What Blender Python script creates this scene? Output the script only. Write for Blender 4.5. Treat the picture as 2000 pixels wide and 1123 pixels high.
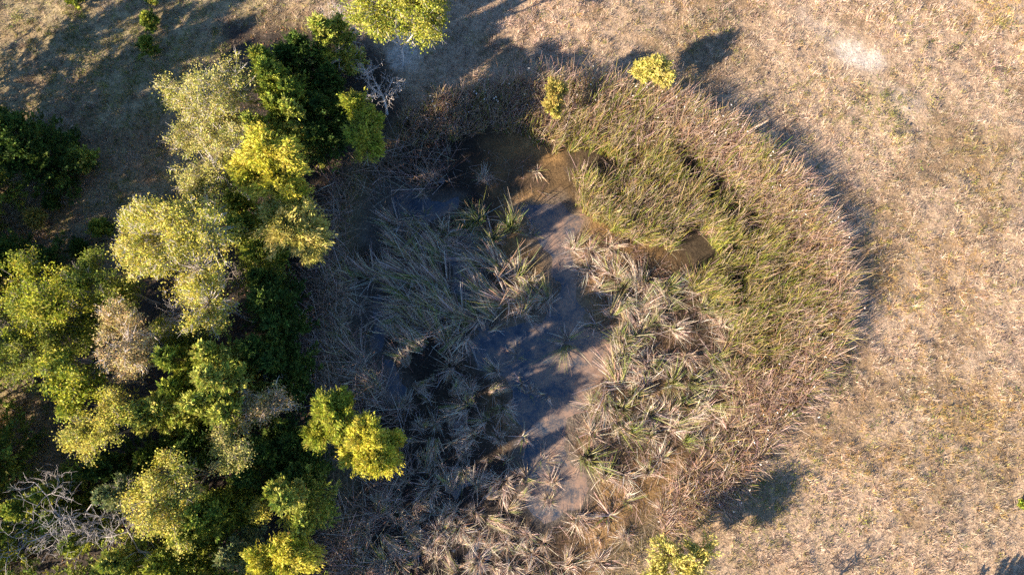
import bpy, math, random
import numpy as np
from mathutils import Vector

# ------------------------------------------------------------------ camera, sky, sun, exposure
SC = bpy.context.scene
COL = SC.collection
for o in list(bpy.data.objects):
    bpy.data.objects.remove(o)
H, TILT, FPX = 34.0, math.radians(11.0), 1351.0
SUN_ELEV = math.radians(24.5)
SHADOW_AZ = math.radians(32.0)          # ground direction in which shadows fall, from +X towards +Y

cam = bpy.data.cameras.new('camera')
cam.sensor_width = 36.0
cam.lens = FPX / 2000.0 * 36.0
cam.clip_end = 3000.0
camo = bpy.data.objects.new('camera', cam)
camo.location = (0, 0, H)
camo.rotation_euler = (TILT, 0, 0)
COL.objects.link(camo)
SC.camera = camo

world = bpy.data.worlds.new('World')
SC.world = world
world.use_nodes = True
wn = world.node_tree
bgn = wn.nodes['Background']
sky = wn.nodes.new('ShaderNodeTexSky')
sky.sky_type = 'NISHITA'
sky.sun_disc = False
sky.sun_elevation = SUN_ELEV
sx, sy = -math.cos(SHADOW_AZ), -math.sin(SHADOW_AZ)
sky.sun_rotation = math.atan2(sx, sy)
sky.ozone_density = 6.5
sky.dust_density = 0.4
wn.links.new(sky.outputs['Color'], bgn.inputs['Color'])
bgn.inputs['Strength'].default_value = 0.08

sun = bpy.data.lights.new('sun', 'SUN')
sun.energy = 5.0
sun.angle = math.radians(0.53)
sun.color = (1.0, 0.84, 0.65)
suno = bpy.data.objects.new('sun', sun)
trav = Vector((math.cos(SUN_ELEV) * math.cos(SHADOW_AZ), math.cos(SUN_ELEV) * math.sin(SHADOW_AZ), -math.sin(SUN_ELEV)))
suno.rotation_euler = trav.to_track_quat('-Z', 'Y').to_euler()
suno.location = (-40, -25, 40)
COL.objects.link(suno)

SC.view_settings.view_transform = 'Standard'
SC.view_settings.look = 'None'
SC.view_settings.gamma = 1.0
SC.view_settings.use_curve_mapping = False
SC.view_settings.exposure = 1.92
SC.render.engine = 'CYCLES'
SC.cycles.max_bounces = 4
SC.cycles.diffuse_bounces = 2
SC.cycles.transparent_max_bounces = 4
SC.cycles.use_denoising = False

# ------------------------------------------------------------------ helpers
rng = np.random.default_rng(7)
A = np.array


def at(px, py, z=0.0):
    """the point at height z seen at pixel (px, py) of the 2000 x 1123 photograph"""
    u = (px - 1000.0) / FPX
    v = -(py - 561.5) / FPX
    c, s = math.cos(TILT), math.sin(TILT)
    d = A([u, s + v * c, -c + v * s])
    t = (z - H) / d[2]
    return A([d[0] * t, d[1] * t, z])


def ppm(px, py, z):
    """metres per photograph pixel at that point"""
    return np.linalg.norm(at(px + 1, py, z) - at(px, py, z))


_LAT = np.random.default_rng(99).random((8, 256, 256))


def noise(x, y, scale, k=0):
    x = np.asarray(x) / scale + 37.3 * (k + 1)
    y = np.asarray(y) / scale + 91.7 * (k + 1)
    xi, yi = np.floor(x).astype(int), np.floor(y).astype(int)
    fx, fy = x - xi, y - yi
    fx, fy = fx * fx * (3 - 2 * fx), fy * fy * (3 - 2 * fy)
    L = _LAT[k % 8]
    a, b = L[xi % 256, yi % 256], L[(xi + 1) % 256, yi % 256]
    c, d = L[xi % 256, (yi + 1) % 256], L[(xi + 1) % 256, (yi + 1) % 256]
    return (a * (1 - fx) + b * fx) * (1 - fy) + (c * (1 - fx) + d * fx) * fy


def fbm(x, y, scale, k=0):
    return 0.55 * noise(x, y, scale, k) + 0.3 * noise(x, y, scale / 2.1, k + 1) + 0.15 * noise(x, y, scale / 4.3, k + 2)


def sstep(a, b, x):
    t = np.clip((x - a) / (b - a), 0, 1)
    return t * t * (3 - 2 * t)


def poly_world(pts, z):
    return A([at(p[0], p[1], z)[:2] for p in pts])


def sdist(P, poly):
    """signed distance to a polygon, positive inside"""
    P = np.asarray(P, float)
    out = np.empty(len(P))
    A0, B0 = poly, np.roll(poly, -1, 0)
    E = B0 - A0
    L2 = (E ** 2).sum(1)
    for s in range(0, len(P), 20000):
        p = P[s:s + 20000, None, :]
        w = p - A0[None]
        t = np.clip((w * E[None]).sum(2) / L2[None], 0, 1)
        d = np.sqrt(((w - t[..., None] * E[None]) ** 2).sum(2)).min(1)
        c = ((A0[None, :, 1] > p[..., 1]) != (B0[None, :, 1] > p[..., 1]))
        xs = A0[None, :, 0] + (p[..., 1] - A0[None, :, 1]) * E[None, :, 0] / np.where(E[None, :, 1] == 0, 1e-9, E[None, :, 1])
        inside = (np.sum(c & (p[..., 0] < xs), 1) % 2) == 1
        out[s:s + 20000] = np.where(inside, d, -d)
    return out


def build(name, V, F, C=None, mat=None, parent=None, smooth=False, loc=None):
    """one mesh object from arrays; F is a list of (n, k) index arrays; C colours per vertex"""
    me = bpy.data.meshes.new(name)
    V = np.asarray(V, np.float32)
    me.vertices.add(len(V))
    me.vertices.foreach_set('co', V.ravel())
    F = [f for f in F if len(f)]
    nl = sum(f.size for f in F)
    npoly = sum(len(f) for f in F)
    me.loops.add(nl)
    me.polygons.add(npoly)
    me.loops.foreach_set('vertex_index', np.concatenate([f.ravel() for f in F]).astype(np.int32))
    tot = np.concatenate([np.full(len(f), f.shape[1]) for f in F])
    st = np.concatenate([[0], np.cumsum(tot)[:-1]]).astype(np.int32)
    me.polygons.foreach_set('loop_start', st)
    me.polygons.foreach_set('use_smooth', np.full(npoly, smooth, dtype=bool))
    if C is not None:
        at_ = me.color_attributes.new('Col', 'FLOAT_COLOR', 'POINT')
        c4 = np.ones((len(V), 4), np.float32)
        c4[:, :3] = C
        at_.data.foreach_set('color', c4.ravel())
    me.update(calc_edges=True)
    if mat:
        me.materials.append(mat)
    o = bpy.data.objects.new(name, me)
    COL.objects.link(o)
    if parent is not None:
        o.parent = parent
    if loc is not None:
        o.location = loc
    return o


def thing(name, label, cat, loc, group=None):
    o = bpy.data.objects.new(name, None)
    o.empty_display_size = 0.3
    COL.objects.link(o)
    o.location = loc
    o['label'] = label
    o['category'] = cat
    if group:
        o['group'] = group
    return o


def norm(v):
    return v / np.maximum(np.linalg.norm(v, axis=-1, keepdims=True), 1e-9)


def rdirs(n, r=None):
    r = r or rng
    return norm(r.normal(size=(n, 3)))


class Geo:
    """collects vertices, faces and colours"""
    def __init__(self):
        self.V, self.F, self.C, self.n = [], {3: [], 4: []}, [], 0

    def add(self, V, F, C):
        self.F[F.shape[1]].append(F + self.n)
        self.V.append(V)
        self.C.append(np.broadcast_to(C, V.shape))
        self.n += len(V)

    def done(self, name, mat, parent=None, smooth=False, loc=None):
        if not self.V:
            return None
        F = [np.concatenate(f) for f in self.F.values() if f]
        return build(name, np.concatenate(self.V), F, np.concatenate(self.C), mat, parent, smooth, loc)


def blades(g, P, D, L, W, sag, c0, c1, nseg=3, kink=None, kdir=None, r=None, tip=0.15):
    """strap leaves: base P, first direction D, length L, width W, sag; colours base c0 and tip c1"""
    r = r or rng
    n = len(P)
    side = norm(np.cross(D, rdirs(n, r)))
    hd = D.copy()
    hd[:, 2] = 0
    hd = norm(hd + 1e-6)
    ts = np.linspace(0, 1, nseg + 1)
    rows, cols = [], []
    for t in ts:
        if kink is not None:
            p = P + D * (L * np.minimum(t, kink))[:, None] + kdir * (L * np.maximum(t - kink, 0))[:, None]
        else:
            p = P + D * (L * t)[:, None]
        q = (L * sag * t * t)[:, None]
        p = p + hd * q * 0.55
        p[:, 2] -= q[:, 0]
        w = W * ((1 - t) * (1 - tip) + tip) * (1.0 if t > 0 else 0.8)
        rows.append(np.stack([p - side * w[:, None] / 2, p + side * w[:, None] / 2], 1))
        cc = c0 * (1 - t) + c1 * t
        cols.append(np.stack([cc, cc], 1))
    V = np.stack(rows, 1).reshape(-1, 3)           # n, nseg+1, 2
    C = np.stack(cols, 1).reshape(-1, 3)
    m = (nseg + 1) * 2
    base = (np.arange(n) * m)[:, None]
    F = np.concatenate([base + A([[2 * k, 2 * k + 1, 2 * k + 3, 2 * k + 2]]) for k in range(nseg)])
    g.add(V, F, C)


def leaves(g, P, N, T, ln, wd, C):
    """diamond leaves at P with normal N and axis T"""
    B = norm(np.cross(N, T))
    T = norm(np.cross(B, N))
    n = len(P)
    a = (ln / 2)[:, None]
    b = (wd / 2)[:, None]
    V = np.stack([P - T * a, P + B * b, P + T * a, P - B * b], 1).reshape(-1, 3)
    F = (np.arange(n) * 4)[:, None] + A([[0, 1, 2, 3]])
    g.add(V, F, np.repeat(C, 4, 0))


def needles(g, P, N, T, ln, wd, C):
    """narrow triangular leaves at P with normal N and axis T"""
    B = norm(np.cross(N, T))
    a = (ln / 2)[:, None]
    b = (wd * 0.62)[:, None]
    V = np.stack([P - T * a - B * b, P - T * a + B * b, P + T * a * 1.1], 1).reshape(-1, 3)
    g.add(V, (np.arange(len(P)) * 3)[:, None] + A([[0, 1, 2]]), np.repeat(C, 3, 0))


def tube(g, pts, rad, col, ns=5):
    pts = np.asarray(pts, float)
    k = len(pts)
    d = norm(np.gradient(pts, axis=0))
    ref = A([0.31, 0.52, 0.79])
    u = norm(np.cross(d, ref))
    v = np.cross(d, u)
    an = np.arange(ns) * 2 * math.pi / ns
    ring = u[:, None] * np.cos(an)[None, :, None] + v[:, None] * np.sin(an)[None, :, None]
    V = (pts[:, None] + ring * np.asarray(rad)[:, None, None]).reshape(-1, 3)
    i = np.arange(k - 1)[:, None] * ns
    j = np.arange(ns)[None]
    F = np.stack([i + j, i + (j + 1) % ns, i + ns + (j + 1) % ns, i + ns + j], -1).reshape(-1, 4)
    g.add(V, F, np.asarray(col, float))


def pick(pal, n, r=None, w=None):
    r = r or rng
    return A(pal)[r.choice(len(pal), n, p=w)]


def jitter(C, s, r=None):
    r = r or rng
    n = len(C)
    return np.clip(C * (1 + r.normal(0, s, (n, 1))) * (1 + r.normal(0, s * 0.35, (n, 3))), 0.004, 0.9)


# ------------------------------------------------------------------ materials
def new_mat(name):
    m = bpy.data.materials.new(name)
    m.use_nodes = True
    nt = m.node_tree
    for n in list(nt.nodes):
        nt.nodes.remove(n)
    out = nt.nodes.new('ShaderNodeOutputMaterial')
    return m, nt, out


def foliage_mat(name, trans, rough=0.6, spec=0.2, nscale=6.0, namp=0.25):
    m, nt, out = new_mat(name)
    at_ = nt.nodes.new('ShaderNodeAttribute')
    at_.attribute_name = 'Col'
    tc = nt.nodes.new('ShaderNodeTexCoord')
    nz = nt.nodes.new('ShaderNodeTexNoise')
    nz.inputs['Scale'].default_value = nscale
    nz.inputs['Detail'].default_value = 3
    nt.links.new(tc.outputs['Object'], nz.inputs['Vector'])
    mr = nt.nodes.new('ShaderNodeMapRange')
    mr.inputs['From Min'].default_value = 0.3
    mr.inputs['From Max'].default_value = 0.7
    mr.inputs['To Min'].default_value = 1 - namp
    mr.inputs['To Max'].default_value = 1 + namp
    nt.links.new(nz.outputs['Fac'], mr.inputs['Value'])
    mul = nt.nodes.new('ShaderNodeVectorMath')
    mul.operation = 'SCALE'
    nt.links.new(at_.outputs['Color'], mul.inputs[0])
    nt.links.new(mr.outputs['Result'], mul.inputs['Scale'])
    pb = nt.nodes.new('ShaderNodeBsdfPrincipled')
    pb.inputs['Roughness'].default_value = rough
    pb.inputs['Specular IOR Level'].default_value = spec
    nt.links.new(mul.outputs['Vector'], pb.inputs['Base Color'])
    if trans > 0:
        tr = nt.nodes.new('ShaderNodeBsdfTranslucent')
        nt.links.new(mul.outputs['Vector'], tr.inputs['Color'])
        mx = nt.nodes.new('ShaderNodeMixShader')
        mx.inputs['Fac'].default_value = trans
        nt.links.new(pb.outputs['BSDF'], mx.inputs[1])
        nt.links.new(tr.outputs['BSDF'], mx.inputs[2])
        nt.links.new(mx.outputs['Shader'], out.inputs['Surface'])
    else:
        nt.links.new(pb.outputs['BSDF'], out.inputs['Surface'])
    return m


M_LEAF = foliage_mat('leaf', 0.33)
M_CEDAR = foliage_mat('cedar_foliage', 0.2, 0.7, 0.15)
M_REED = foliage_mat('reed_blade', 0.25, 0.5, 0.3, 3.0)
M_GRASS = foliage_mat('dry_grass', 0.2, 0.8, 0.1, 1.5)
M_BARK = foliage_mat('bark', 0.0, 0.85, 0.2, 14.0, 0.4)


def ground_mat():
    m, nt, out = new_mat('ground_soil')
    L = nt.links.new
    at_ = nt.nodes.new('ShaderNodeAttribute')
    at_.attribute_name = 'Col'
    tc = nt.nodes.new('ShaderNodeTexCoord')
    n1 = nt.nodes.new('ShaderNodeTexNoise')
    n1.inputs['Scale'].default_value = 2.3
    n1.inputs['Detail'].default_value = 9
    n1.inputs['Roughness'].default_value = 0.72
    L(tc.outputs['Object'], n1.inputs['Vector'])
    n2 = nt.nodes.new('ShaderNodeTexNoise')
    n2.inputs['Scale'].default_value = 11
    n2.inputs['Detail'].default_value = 8
    n2.inputs['Roughness'].default_value = 0.7
    L(tc.outputs['Object'], n2.inputs['Vector'])
    r1 = nt.nodes.new('ShaderNodeMapRange')
    r1.inputs['From Min'].default_value = 0.28
    r1.inputs['From Max'].default_value = 0.72
    r1.inputs['To Min'].default_value = 0.55
    r1.inputs['To Max'].default_value = 1.45
    L(n1.outputs['Fac'], r1.inputs['Value'])
    r2 = nt.nodes.new('ShaderNodeMapRange')
    r2.inputs['From Min'].default_value = 0.3
    r2.inputs['From Max'].default_value = 0.7
    r2.inputs['To Min'].default_value = 0.45
    r2.inputs['To Max'].default_value = 1.55
    L(n2.outputs['Fac'], r2.inputs['Value'])
    mm = nt.nodes.new('ShaderNodeMath')
    mm.operation = 'MULTIPLY'
    L(r1.outputs['Result'], mm.inputs[0])
    L(r2.outputs['Result'], mm.inputs[1])
    mul = nt.nodes.new('ShaderNodeVectorMath')
    mul.operation = 'SCALE'
    L(at_.outputs['Color'], mul.inputs[0])
    L(mm.outputs['Value'], mul.inputs['Scale'])
    pb = nt.nodes.new('ShaderNodeBsdfPrincipled')
    pb.inputs['Roughness'].default_value = 0.85
    pb.inputs['Specular IOR Level'].default_value = 0.2
    L(mul.outputs['Vector'], pb.inputs['Base Color'])
    bp = nt.nodes.new('ShaderNodeBump')
    bp.inputs['Strength'].default_value = 0.9
    bp.inputs['Distance'].default_value = 0.06
    L(n2.outputs['Fac'], bp.inputs['Height'])
    L(bp.outputs['Normal'], pb.inputs['Normal'])
    L(pb.outputs['BSDF'], out.inputs['Surface'])
    return m


def water_mat():
    m, nt, out = new_mat('silty_shade_tinted_water')
    L = nt.links.new
    tc = nt.nodes.new('ShaderNodeTexCoord')
    n1 = nt.nodes.new('ShaderNodeTexNoise')
    n1.inputs['Scale'].default_value = 1.1
    n1.inputs['Detail'].default_value = 10
    n1.inputs['Roughness'].default_value = 0.7
    L(tc.outputs['Object'], n1.inputs['Vector'])
    n2 = nt.nodes.new('ShaderNodeTexNoise')
    n2.inputs['Scale'].default_value = 13
    n2.inputs['Detail'].default_value = 8
    n2.inputs['Roughness'].default_value = 0.75
    L(tc.outputs['Object'], n2.inputs['Vector'])
    ad = nt.nodes.new('ShaderNodeMath')
    ad.operation = 'MULTIPLY_ADD'
    ad.inputs[1].default_value = 0.55
    L(n2.outputs['Fac'], ad.inputs[0])
    L(n1.outputs['Fac'], ad.inputs[2])
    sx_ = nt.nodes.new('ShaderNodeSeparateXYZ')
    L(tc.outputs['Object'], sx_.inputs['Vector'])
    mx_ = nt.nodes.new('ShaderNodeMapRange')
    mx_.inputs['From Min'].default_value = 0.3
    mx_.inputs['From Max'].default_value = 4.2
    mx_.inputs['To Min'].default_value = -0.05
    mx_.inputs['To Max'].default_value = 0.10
    L(sx_.outputs['X'], mx_.inputs['Value'])  # bluer left, browner right: shade and sunlight painted in along with the silt
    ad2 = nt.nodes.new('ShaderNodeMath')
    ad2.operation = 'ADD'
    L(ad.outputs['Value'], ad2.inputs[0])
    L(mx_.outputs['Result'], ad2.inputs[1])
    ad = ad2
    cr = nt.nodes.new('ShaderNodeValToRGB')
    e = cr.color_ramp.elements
    e[0].position, e[0].color = 0.55, (0.010, 0.020, 0.036, 1)  # blue of skylit shade is mixed into the dark water colours
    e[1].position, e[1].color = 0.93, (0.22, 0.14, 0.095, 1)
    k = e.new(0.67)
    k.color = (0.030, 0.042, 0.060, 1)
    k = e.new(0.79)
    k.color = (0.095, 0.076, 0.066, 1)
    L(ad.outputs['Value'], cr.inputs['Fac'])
    rr = nt.nodes.new('ShaderNodeMapRange')
    rr.inputs['From Min'].default_value = 0.62
    rr.inputs['From Max'].default_value = 0.8
    rr.inputs['To Min'].default_value = 0.08
    rr.inputs['To Max'].default_value = 0.6
    L(ad.outputs['Value'], rr.inputs['Value'])
    pb = nt.nodes.new('ShaderNodeBsdfPrincipled')
    L(cr.outputs['Color'], pb.inputs['Base Color'])
    L(rr.outputs['Result'], pb.inputs['Roughness'])
    bp = nt.nodes.new('ShaderNodeBump')
    bp.inputs['Strength'].default_value = 0.4
    bp.inputs['Distance'].default_value = 0.02
    L(n2.outputs['Fac'], bp.inputs['Height'])
    L(bp.outputs['Normal'], pb.inputs['Normal'])
    L(pb.outputs['BSDF'], out.inputs['Surface'])
    return m


M_GROUND = ground_mat()
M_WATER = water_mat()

# ------------------------------------------------------------------ the lie of the land
POND = poly_world([(700, 300), (800, 225), (900, 195), (1040, 180), (1180, 190), (1310, 220), (1410, 270), (1500, 335), (1570, 400),
                   (1615, 470), (1635, 545), (1630, 620), (1605, 690), (1565, 760), (1510, 830), (1440, 905), (1380, 980), (1310, 1040),
                   (1240, 1100), (1200, 1200), (1120, 1260), (900, 1260), (720, 1200), (660, 1100), (645, 980), (640, 860), (630, 760),
                   (625, 660), (635, 560), (650, 450), (670, 370)], -0.4)
CHAN = [poly_world(p, -0.85) for p in (
    [(1005, 400), (1090, 385), (1150, 430), (1125, 470), (1130, 540), (1160, 600), (1150, 640), (1185, 640), (1205, 690), (1190, 750),
     (1150, 800), (1110, 840), (1105, 880), (1140, 910), (1160, 960), (1130, 1010), (1060, 1030), (1010, 960), (1000, 850), (990, 760),
     (930, 720), (905, 660), (960, 640), (1050, 620), (1085, 560), (1060, 500), (1030, 450)],
    [(700, 375), (770, 368), (905, 375), (895, 420), (820, 440), (745, 475), (700, 475), (690, 420)],
    [(705, 565), (760, 570), (752, 640), (760, 700), (800, 760), (790, 800), (745, 780), (715, 720), (690, 650)],
    [(870, 500), (920, 470), (960, 480), (930, 600), (890, 600)])]
BANKW = poly_world([(430, 40), (720, 60), (790, 160), (790, 260), (700, 330), (660, 450), (640, 600), (640, 760), (680, 900), (700, 1123),
                    (700, 1300), (100, 1300), (-150, 1120), (120, 940), (160, 860), (40, 760), (-200, 700), (-200, 480), (60, 480), (230, 560),
                    (300, 400), (420, 330), (440, 150)], 0)
WL = -0.87


def land(x, y):
    x, y = np.asarray(x, float), np.asarray(y, float)
    P = np.stack([x.ravel(), y.ravel()], 1)
    d = sdist(P, POND)
    h = -0.80 * sstep(-0.6, 3.2, d)
    wx = 1.1 * (fbm(P[:, 0], P[:, 1], 1.3, 1) - 0.5)
    wy = 1.1 * (fbm(P[:, 0], P[:, 1], 1.3, 6) - 0.5)
    Pw = P + np.stack([wx, wy], 1)
    dc = np.max([sdist(Pw, c) for c in CHAN], 0)
    h -= 0.14 * sstep(-0.1, 0.6, dc)
    wet = sstep(at(1040, 500, -.8)[0], at(930, 500, -.8)[0], P[:, 0]) * sstep(1.5, 3.0, d) * sstep(at(900, 250)[1], at(900, 380)[1], P[:, 1])
    h += wet * (-0.01 + 0.17 * (noise(P[:, 0], P[:, 1], 1.1, 7) - 0.5) + 0.08 * (noise(P[:, 0], P[:, 1], 0.4, 2) - 0.5))
    near = np.exp(-(np.maximum(np.abs(P[:, 0]) - 30, 0) + np.maximum(np.abs(P[:, 1]) - 22, 0)) / 20)
    h += (0.12 * (noise(P[:, 0], P[:, 1], 7.0, 3) - 0.5) + 0.10 * (noise(P[:, 0], P[:, 1], 0.9, 4) - 0.5) + 0.07 * (noise(P[:, 0], P[:, 1], 0.45, 5) - 0.5)) * near * (1 - 0.45 * sstep(0, 2, d))
    return h, d, dc


xs = np.unique(np.concatenate([np.arange(-33, 33.01, 0.24), np.geomspace(33, 900, 26), -np.geomspace(33, 900, 26)]))
ys = np.unique(np.concatenate([np.arange(-19, 26.01, 0.24), np.geomspace(26, 900, 26), -np.geomspace(19, 900, 26)]))
GX, GY = np.meshgrid(xs, ys, indexing='ij')
GH, GD, GC = land(GX, GY)
gx, gy = GX.ravel(), GY.ravel()
HGRID = GH.reshape(GX.shape)


def hz(x, y):
    """height of the built ground sheet (bilinear in its grid)"""
    x, y = np.atleast_1d(np.asarray(x, float)), np.atleast_1d(np.asarray(y, float))
    i = np.clip(np.searchsorted(xs, x) - 1, 0, len(xs) - 2)
    j = np.clip(np.searchsorted(ys, y) - 1, 0, len(ys) - 2)
    fx = np.clip((x - xs[i]) / (xs[i + 1] - xs[i]), 0, 1)
    fy = np.clip((y - ys[j]) / (ys[j + 1] - ys[j]), 0, 1)
    return (HGRID[i, j] * (1 - fx) + HGRID[i + 1, j] * fx) * (1 - fy) + (HGRID[i, j + 1] * (1 - fx) + HGRID[i + 1, j + 1] * fx) * fy


def lerp(a, b, t):
    return a * (1 - t[:, None]) + np.asarray(b) * t[:, None]


def blob(x, y, px, py, rx, ry=None, ang=0.0):
    c = at(px, py)
    s = ppm(px, py, 0)
    rx, ry = rx * s, (ry or rx) * s
    ca, sa = math.cos(ang), math.sin(ang)
    dx, dy = x - c[0], y - c[1]
    u, v = (dx * ca + dy * sa) / rx, (-dx * sa + dy * ca) / ry
    return np.exp(-(u * u + v * v))


BARE = [(1680, 112, 55, 34, -0.5, 1.0), (1610, 60, 90, 30, -0.7, 0.3), (1760, 190, 80, 30, -0.5, 0.35), (790, 112, 50, 34, -0.3, 0.9), (1990, 40, 20, 20, 0, 0.2)]
GP = np.stack([gx, gy], 1)
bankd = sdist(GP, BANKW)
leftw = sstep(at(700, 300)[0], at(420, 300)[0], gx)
gc = np.tile(A([0.34, 0.245, 0.16]), (len(gx), 1))
gc = lerp(gc, [0.28, 0.22, 0.12], leftw)
gc = lerp(gc, [0.21, 0.14, 0.075], sstep(0.48, 0.68, fbm(gx, gy, 3.0, 1)) * 0.8)
gc = lerp(gc, [0.045, 0.034, 0.026], sstep(-0.8, 1.0, bankd + 1.2 * (fbm(gx, gy, 1.5, 2) - 0.5)))  # brown litter soil of the grove, darkened further to paint in tree shade
for b in BARE:
    gc = lerp(gc, [0.43, 0.36, 0.29], sstep(0.35, 0.75, blob(gx, gy, *b[:5]) * (0.35 + 1.3 * fbm(gx, gy, 0.9, 2))) * b[5])
mudn = fbm(gx, gy, 1.6, 5)
mud = lerp(np.tile(A([0.105, 0.066, 0.030]), (len(gx), 1)), [0.21, 0.125, 0.05], sstep(0.4, 0.65, mudn))
mud = lerp(mud, [0.035, 0.026, 0.02], sstep(0.50, 0.36, fbm(gx, gy, 2.3, 1)) * 0.6)
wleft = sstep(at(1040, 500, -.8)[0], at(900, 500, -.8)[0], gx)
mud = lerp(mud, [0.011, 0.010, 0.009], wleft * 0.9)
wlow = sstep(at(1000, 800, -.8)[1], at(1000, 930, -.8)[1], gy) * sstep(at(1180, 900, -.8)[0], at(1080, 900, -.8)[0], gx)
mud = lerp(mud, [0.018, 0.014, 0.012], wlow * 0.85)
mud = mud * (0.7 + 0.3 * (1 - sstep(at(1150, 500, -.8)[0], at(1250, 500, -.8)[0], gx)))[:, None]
mud = lerp(mud, [0.10, 0.085, 0.07], sstep(-0.5, 0.2, GC) * 0.7)
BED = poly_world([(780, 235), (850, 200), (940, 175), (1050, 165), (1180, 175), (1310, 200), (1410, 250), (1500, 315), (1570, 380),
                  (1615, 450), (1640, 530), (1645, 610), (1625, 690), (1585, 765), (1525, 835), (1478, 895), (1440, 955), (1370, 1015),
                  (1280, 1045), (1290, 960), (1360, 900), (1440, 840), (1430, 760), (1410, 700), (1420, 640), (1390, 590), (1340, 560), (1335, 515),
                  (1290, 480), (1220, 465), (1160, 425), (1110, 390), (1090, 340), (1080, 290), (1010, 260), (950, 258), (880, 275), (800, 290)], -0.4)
mud = lerp(mud, [0.040, 0.030, 0.019], sstep(0.1, 0.9, sdist(GP, BED)) * 0.85)  # wet muck under the reeds, darkened further for the shade among the stems
gc = lerp(gc, [0.11, 0.085, 0.045], sstep(-0.6, 0.6, GD))
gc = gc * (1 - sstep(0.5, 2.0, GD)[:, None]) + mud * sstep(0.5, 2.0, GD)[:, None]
ii, jj = np.meshgrid(np.arange(len(xs) - 1), np.arange(len(ys) - 1), indexing='ij')
k0 = (ii * len(ys) + jj).ravel()
GF = np.stack([k0, k0 + len(ys), k0 + len(ys) + 1, k0 + 1], 1)
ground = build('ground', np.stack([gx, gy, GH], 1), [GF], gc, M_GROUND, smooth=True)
ground['kind'] = 'structure'
ground['label'] = 'dry field ground sinking into the brown mud of the pond bed'

wb = A([POND[:, 0].min(), POND[:, 0].max(), POND[:, 1].min(), POND[:, 1].max()])
wv = A([[wb[0], wb[2], WL], [wb[1], wb[2], WL], [wb[1], wb[3], WL], [wb[0], wb[3], WL]])
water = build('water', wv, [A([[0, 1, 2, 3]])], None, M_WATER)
water['kind'] = 'structure'
water['label'] = 'shallow silty water tinted by painted blue shade, left in the middle of the marsh'

# ------------------------------------------------------------------ trees
BARK_GREY = A([0.26, 0.22, 0.19])
BARK_PALE = A([0.58, 0.52, 0.48])
BARK_BROWN = A([0.11, 0.075, 0.055])
PAL = {
    'willow_yellow': [(0.582, 0.526, 0.045), (0.470, 0.482, 0.045), (0.672, 0.571, 0.101), (0.291, 0.358, 0.034), (0.515, 0.381, 0.067)],
    'willow_green': [(0.36, 0.40, 0.035), (0.25, 0.32, 0.03), (0.48, 0.45, 0.05), (0.15, 0.22, 0.025), (0.38, 0.31, 0.06)],
    'willow_olive': [(0.364, 0.308, 0.070), (0.266, 0.266, 0.042), (0.462, 0.378, 0.098), (0.392, 0.238, 0.070)],
    'willow_pale': [(0.605, 0.514, 0.136), (0.469, 0.423, 0.091), (0.665, 0.529, 0.197), (0.363, 0.363, 0.060)],
    'pale': [(0.475, 0.443, 0.108), (0.378, 0.378, 0.065), (0.540, 0.475, 0.173), (0.216, 0.238, 0.054), (0.432, 0.356, 0.130)],
    'gold': [(0.572, 0.506, 0.077), (0.440, 0.429, 0.055), (0.616, 0.528, 0.143), (0.242, 0.275, 0.044), (0.506, 0.418, 0.088)],
    'tan': [(0.50, 0.36, 0.19), (0.56, 0.42, 0.17), (0.40, 0.29, 0.15), (0.42, 0.37, 0.10)],
    'green': [(0.24, 0.28, 0.04), (0.16, 0.21, 0.03), (0.40, 0.39, 0.05), (0.11, 0.14, 0.025)],
    'lime': [(0.454, 0.454, 0.032), (0.324, 0.367, 0.027), (0.562, 0.486, 0.065), (0.151, 0.194, 0.022), (0.108, 0.151, 0.022)],
    'oak': [(0.405, 0.405, 0.047), (0.270, 0.311, 0.041), (0.513, 0.446, 0.081), (0.162, 0.216, 0.034)],
    'cedar': [(0.17, 0.22, 0.035), (0.26, 0.30, 0.04), (0.10, 0.145, 0.025), (0.40, 0.40, 0.055)],
    'cedar_dark': [(0.054, 0.101, 0.022), (0.081, 0.135, 0.023), (0.038, 0.074, 0.019), (0.121, 0.162, 0.027)],
    'cedar_olive': [(0.30, 0.34, 0.05), (0.37, 0.39, 0.07), (0.19, 0.24, 0.04), (0.46, 0.43, 0.10)],
    'cedar_grey': [(0.203, 0.243, 0.095), (0.257, 0.284, 0.121), (0.135, 0.176, 0.068), (0.311, 0.311, 0.121)],
}


def lobe_world(lobes, zg=0.0):
    out = []
    for (px, py, rpx, z) in lobes:
        rr = rpx if isinstance(rpx, tuple) else (rpx, rpx)
        s = ppm(px, py, z)
        out.append((at(px, py, z), A([rr[0] * s, rr[1] * s, (rr[0] + rr[1]) / 2 * s])))
    return out


def crown_dirs(n, r, up=0.25):
    d = rdirs(n, r)
    d[:, 2] += up
    return norm(d)


def lumpy(d, r, amp):
    k = rdirs(7, r)
    f = np.ones(len(d))
    for q in k:
        f += amp * (np.maximum(d @ q, 0) ** 3 - 0.25)
    return f


def skeleton(g, base, cores, r, col, r0=0.10):
    """trunk from the base, dividing into a limb for each core"""
    top = np.mean([c for c, _ in cores], 0)
    fork = base + (top - base) * 0.35
    fork[2] = max(fork[2], base[2] + 0.3)
    mid = (base + fork) / 2 + r.normal(0, 0.06, 3)
    b0 = base - A([0, 0, 0.25])
    tube(g, [b0, mid, fork], [r0 * 1.25, r0, r0 * 0.85], col, 7)
    for c, R in cores:
        m = (fork + c) / 2 + r.normal(0, 0.15, 3)
        tube(g, [fork, m, c], [r0 * 0.7, r0 * 0.5, r0 * 0.3], col, 6)


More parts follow.
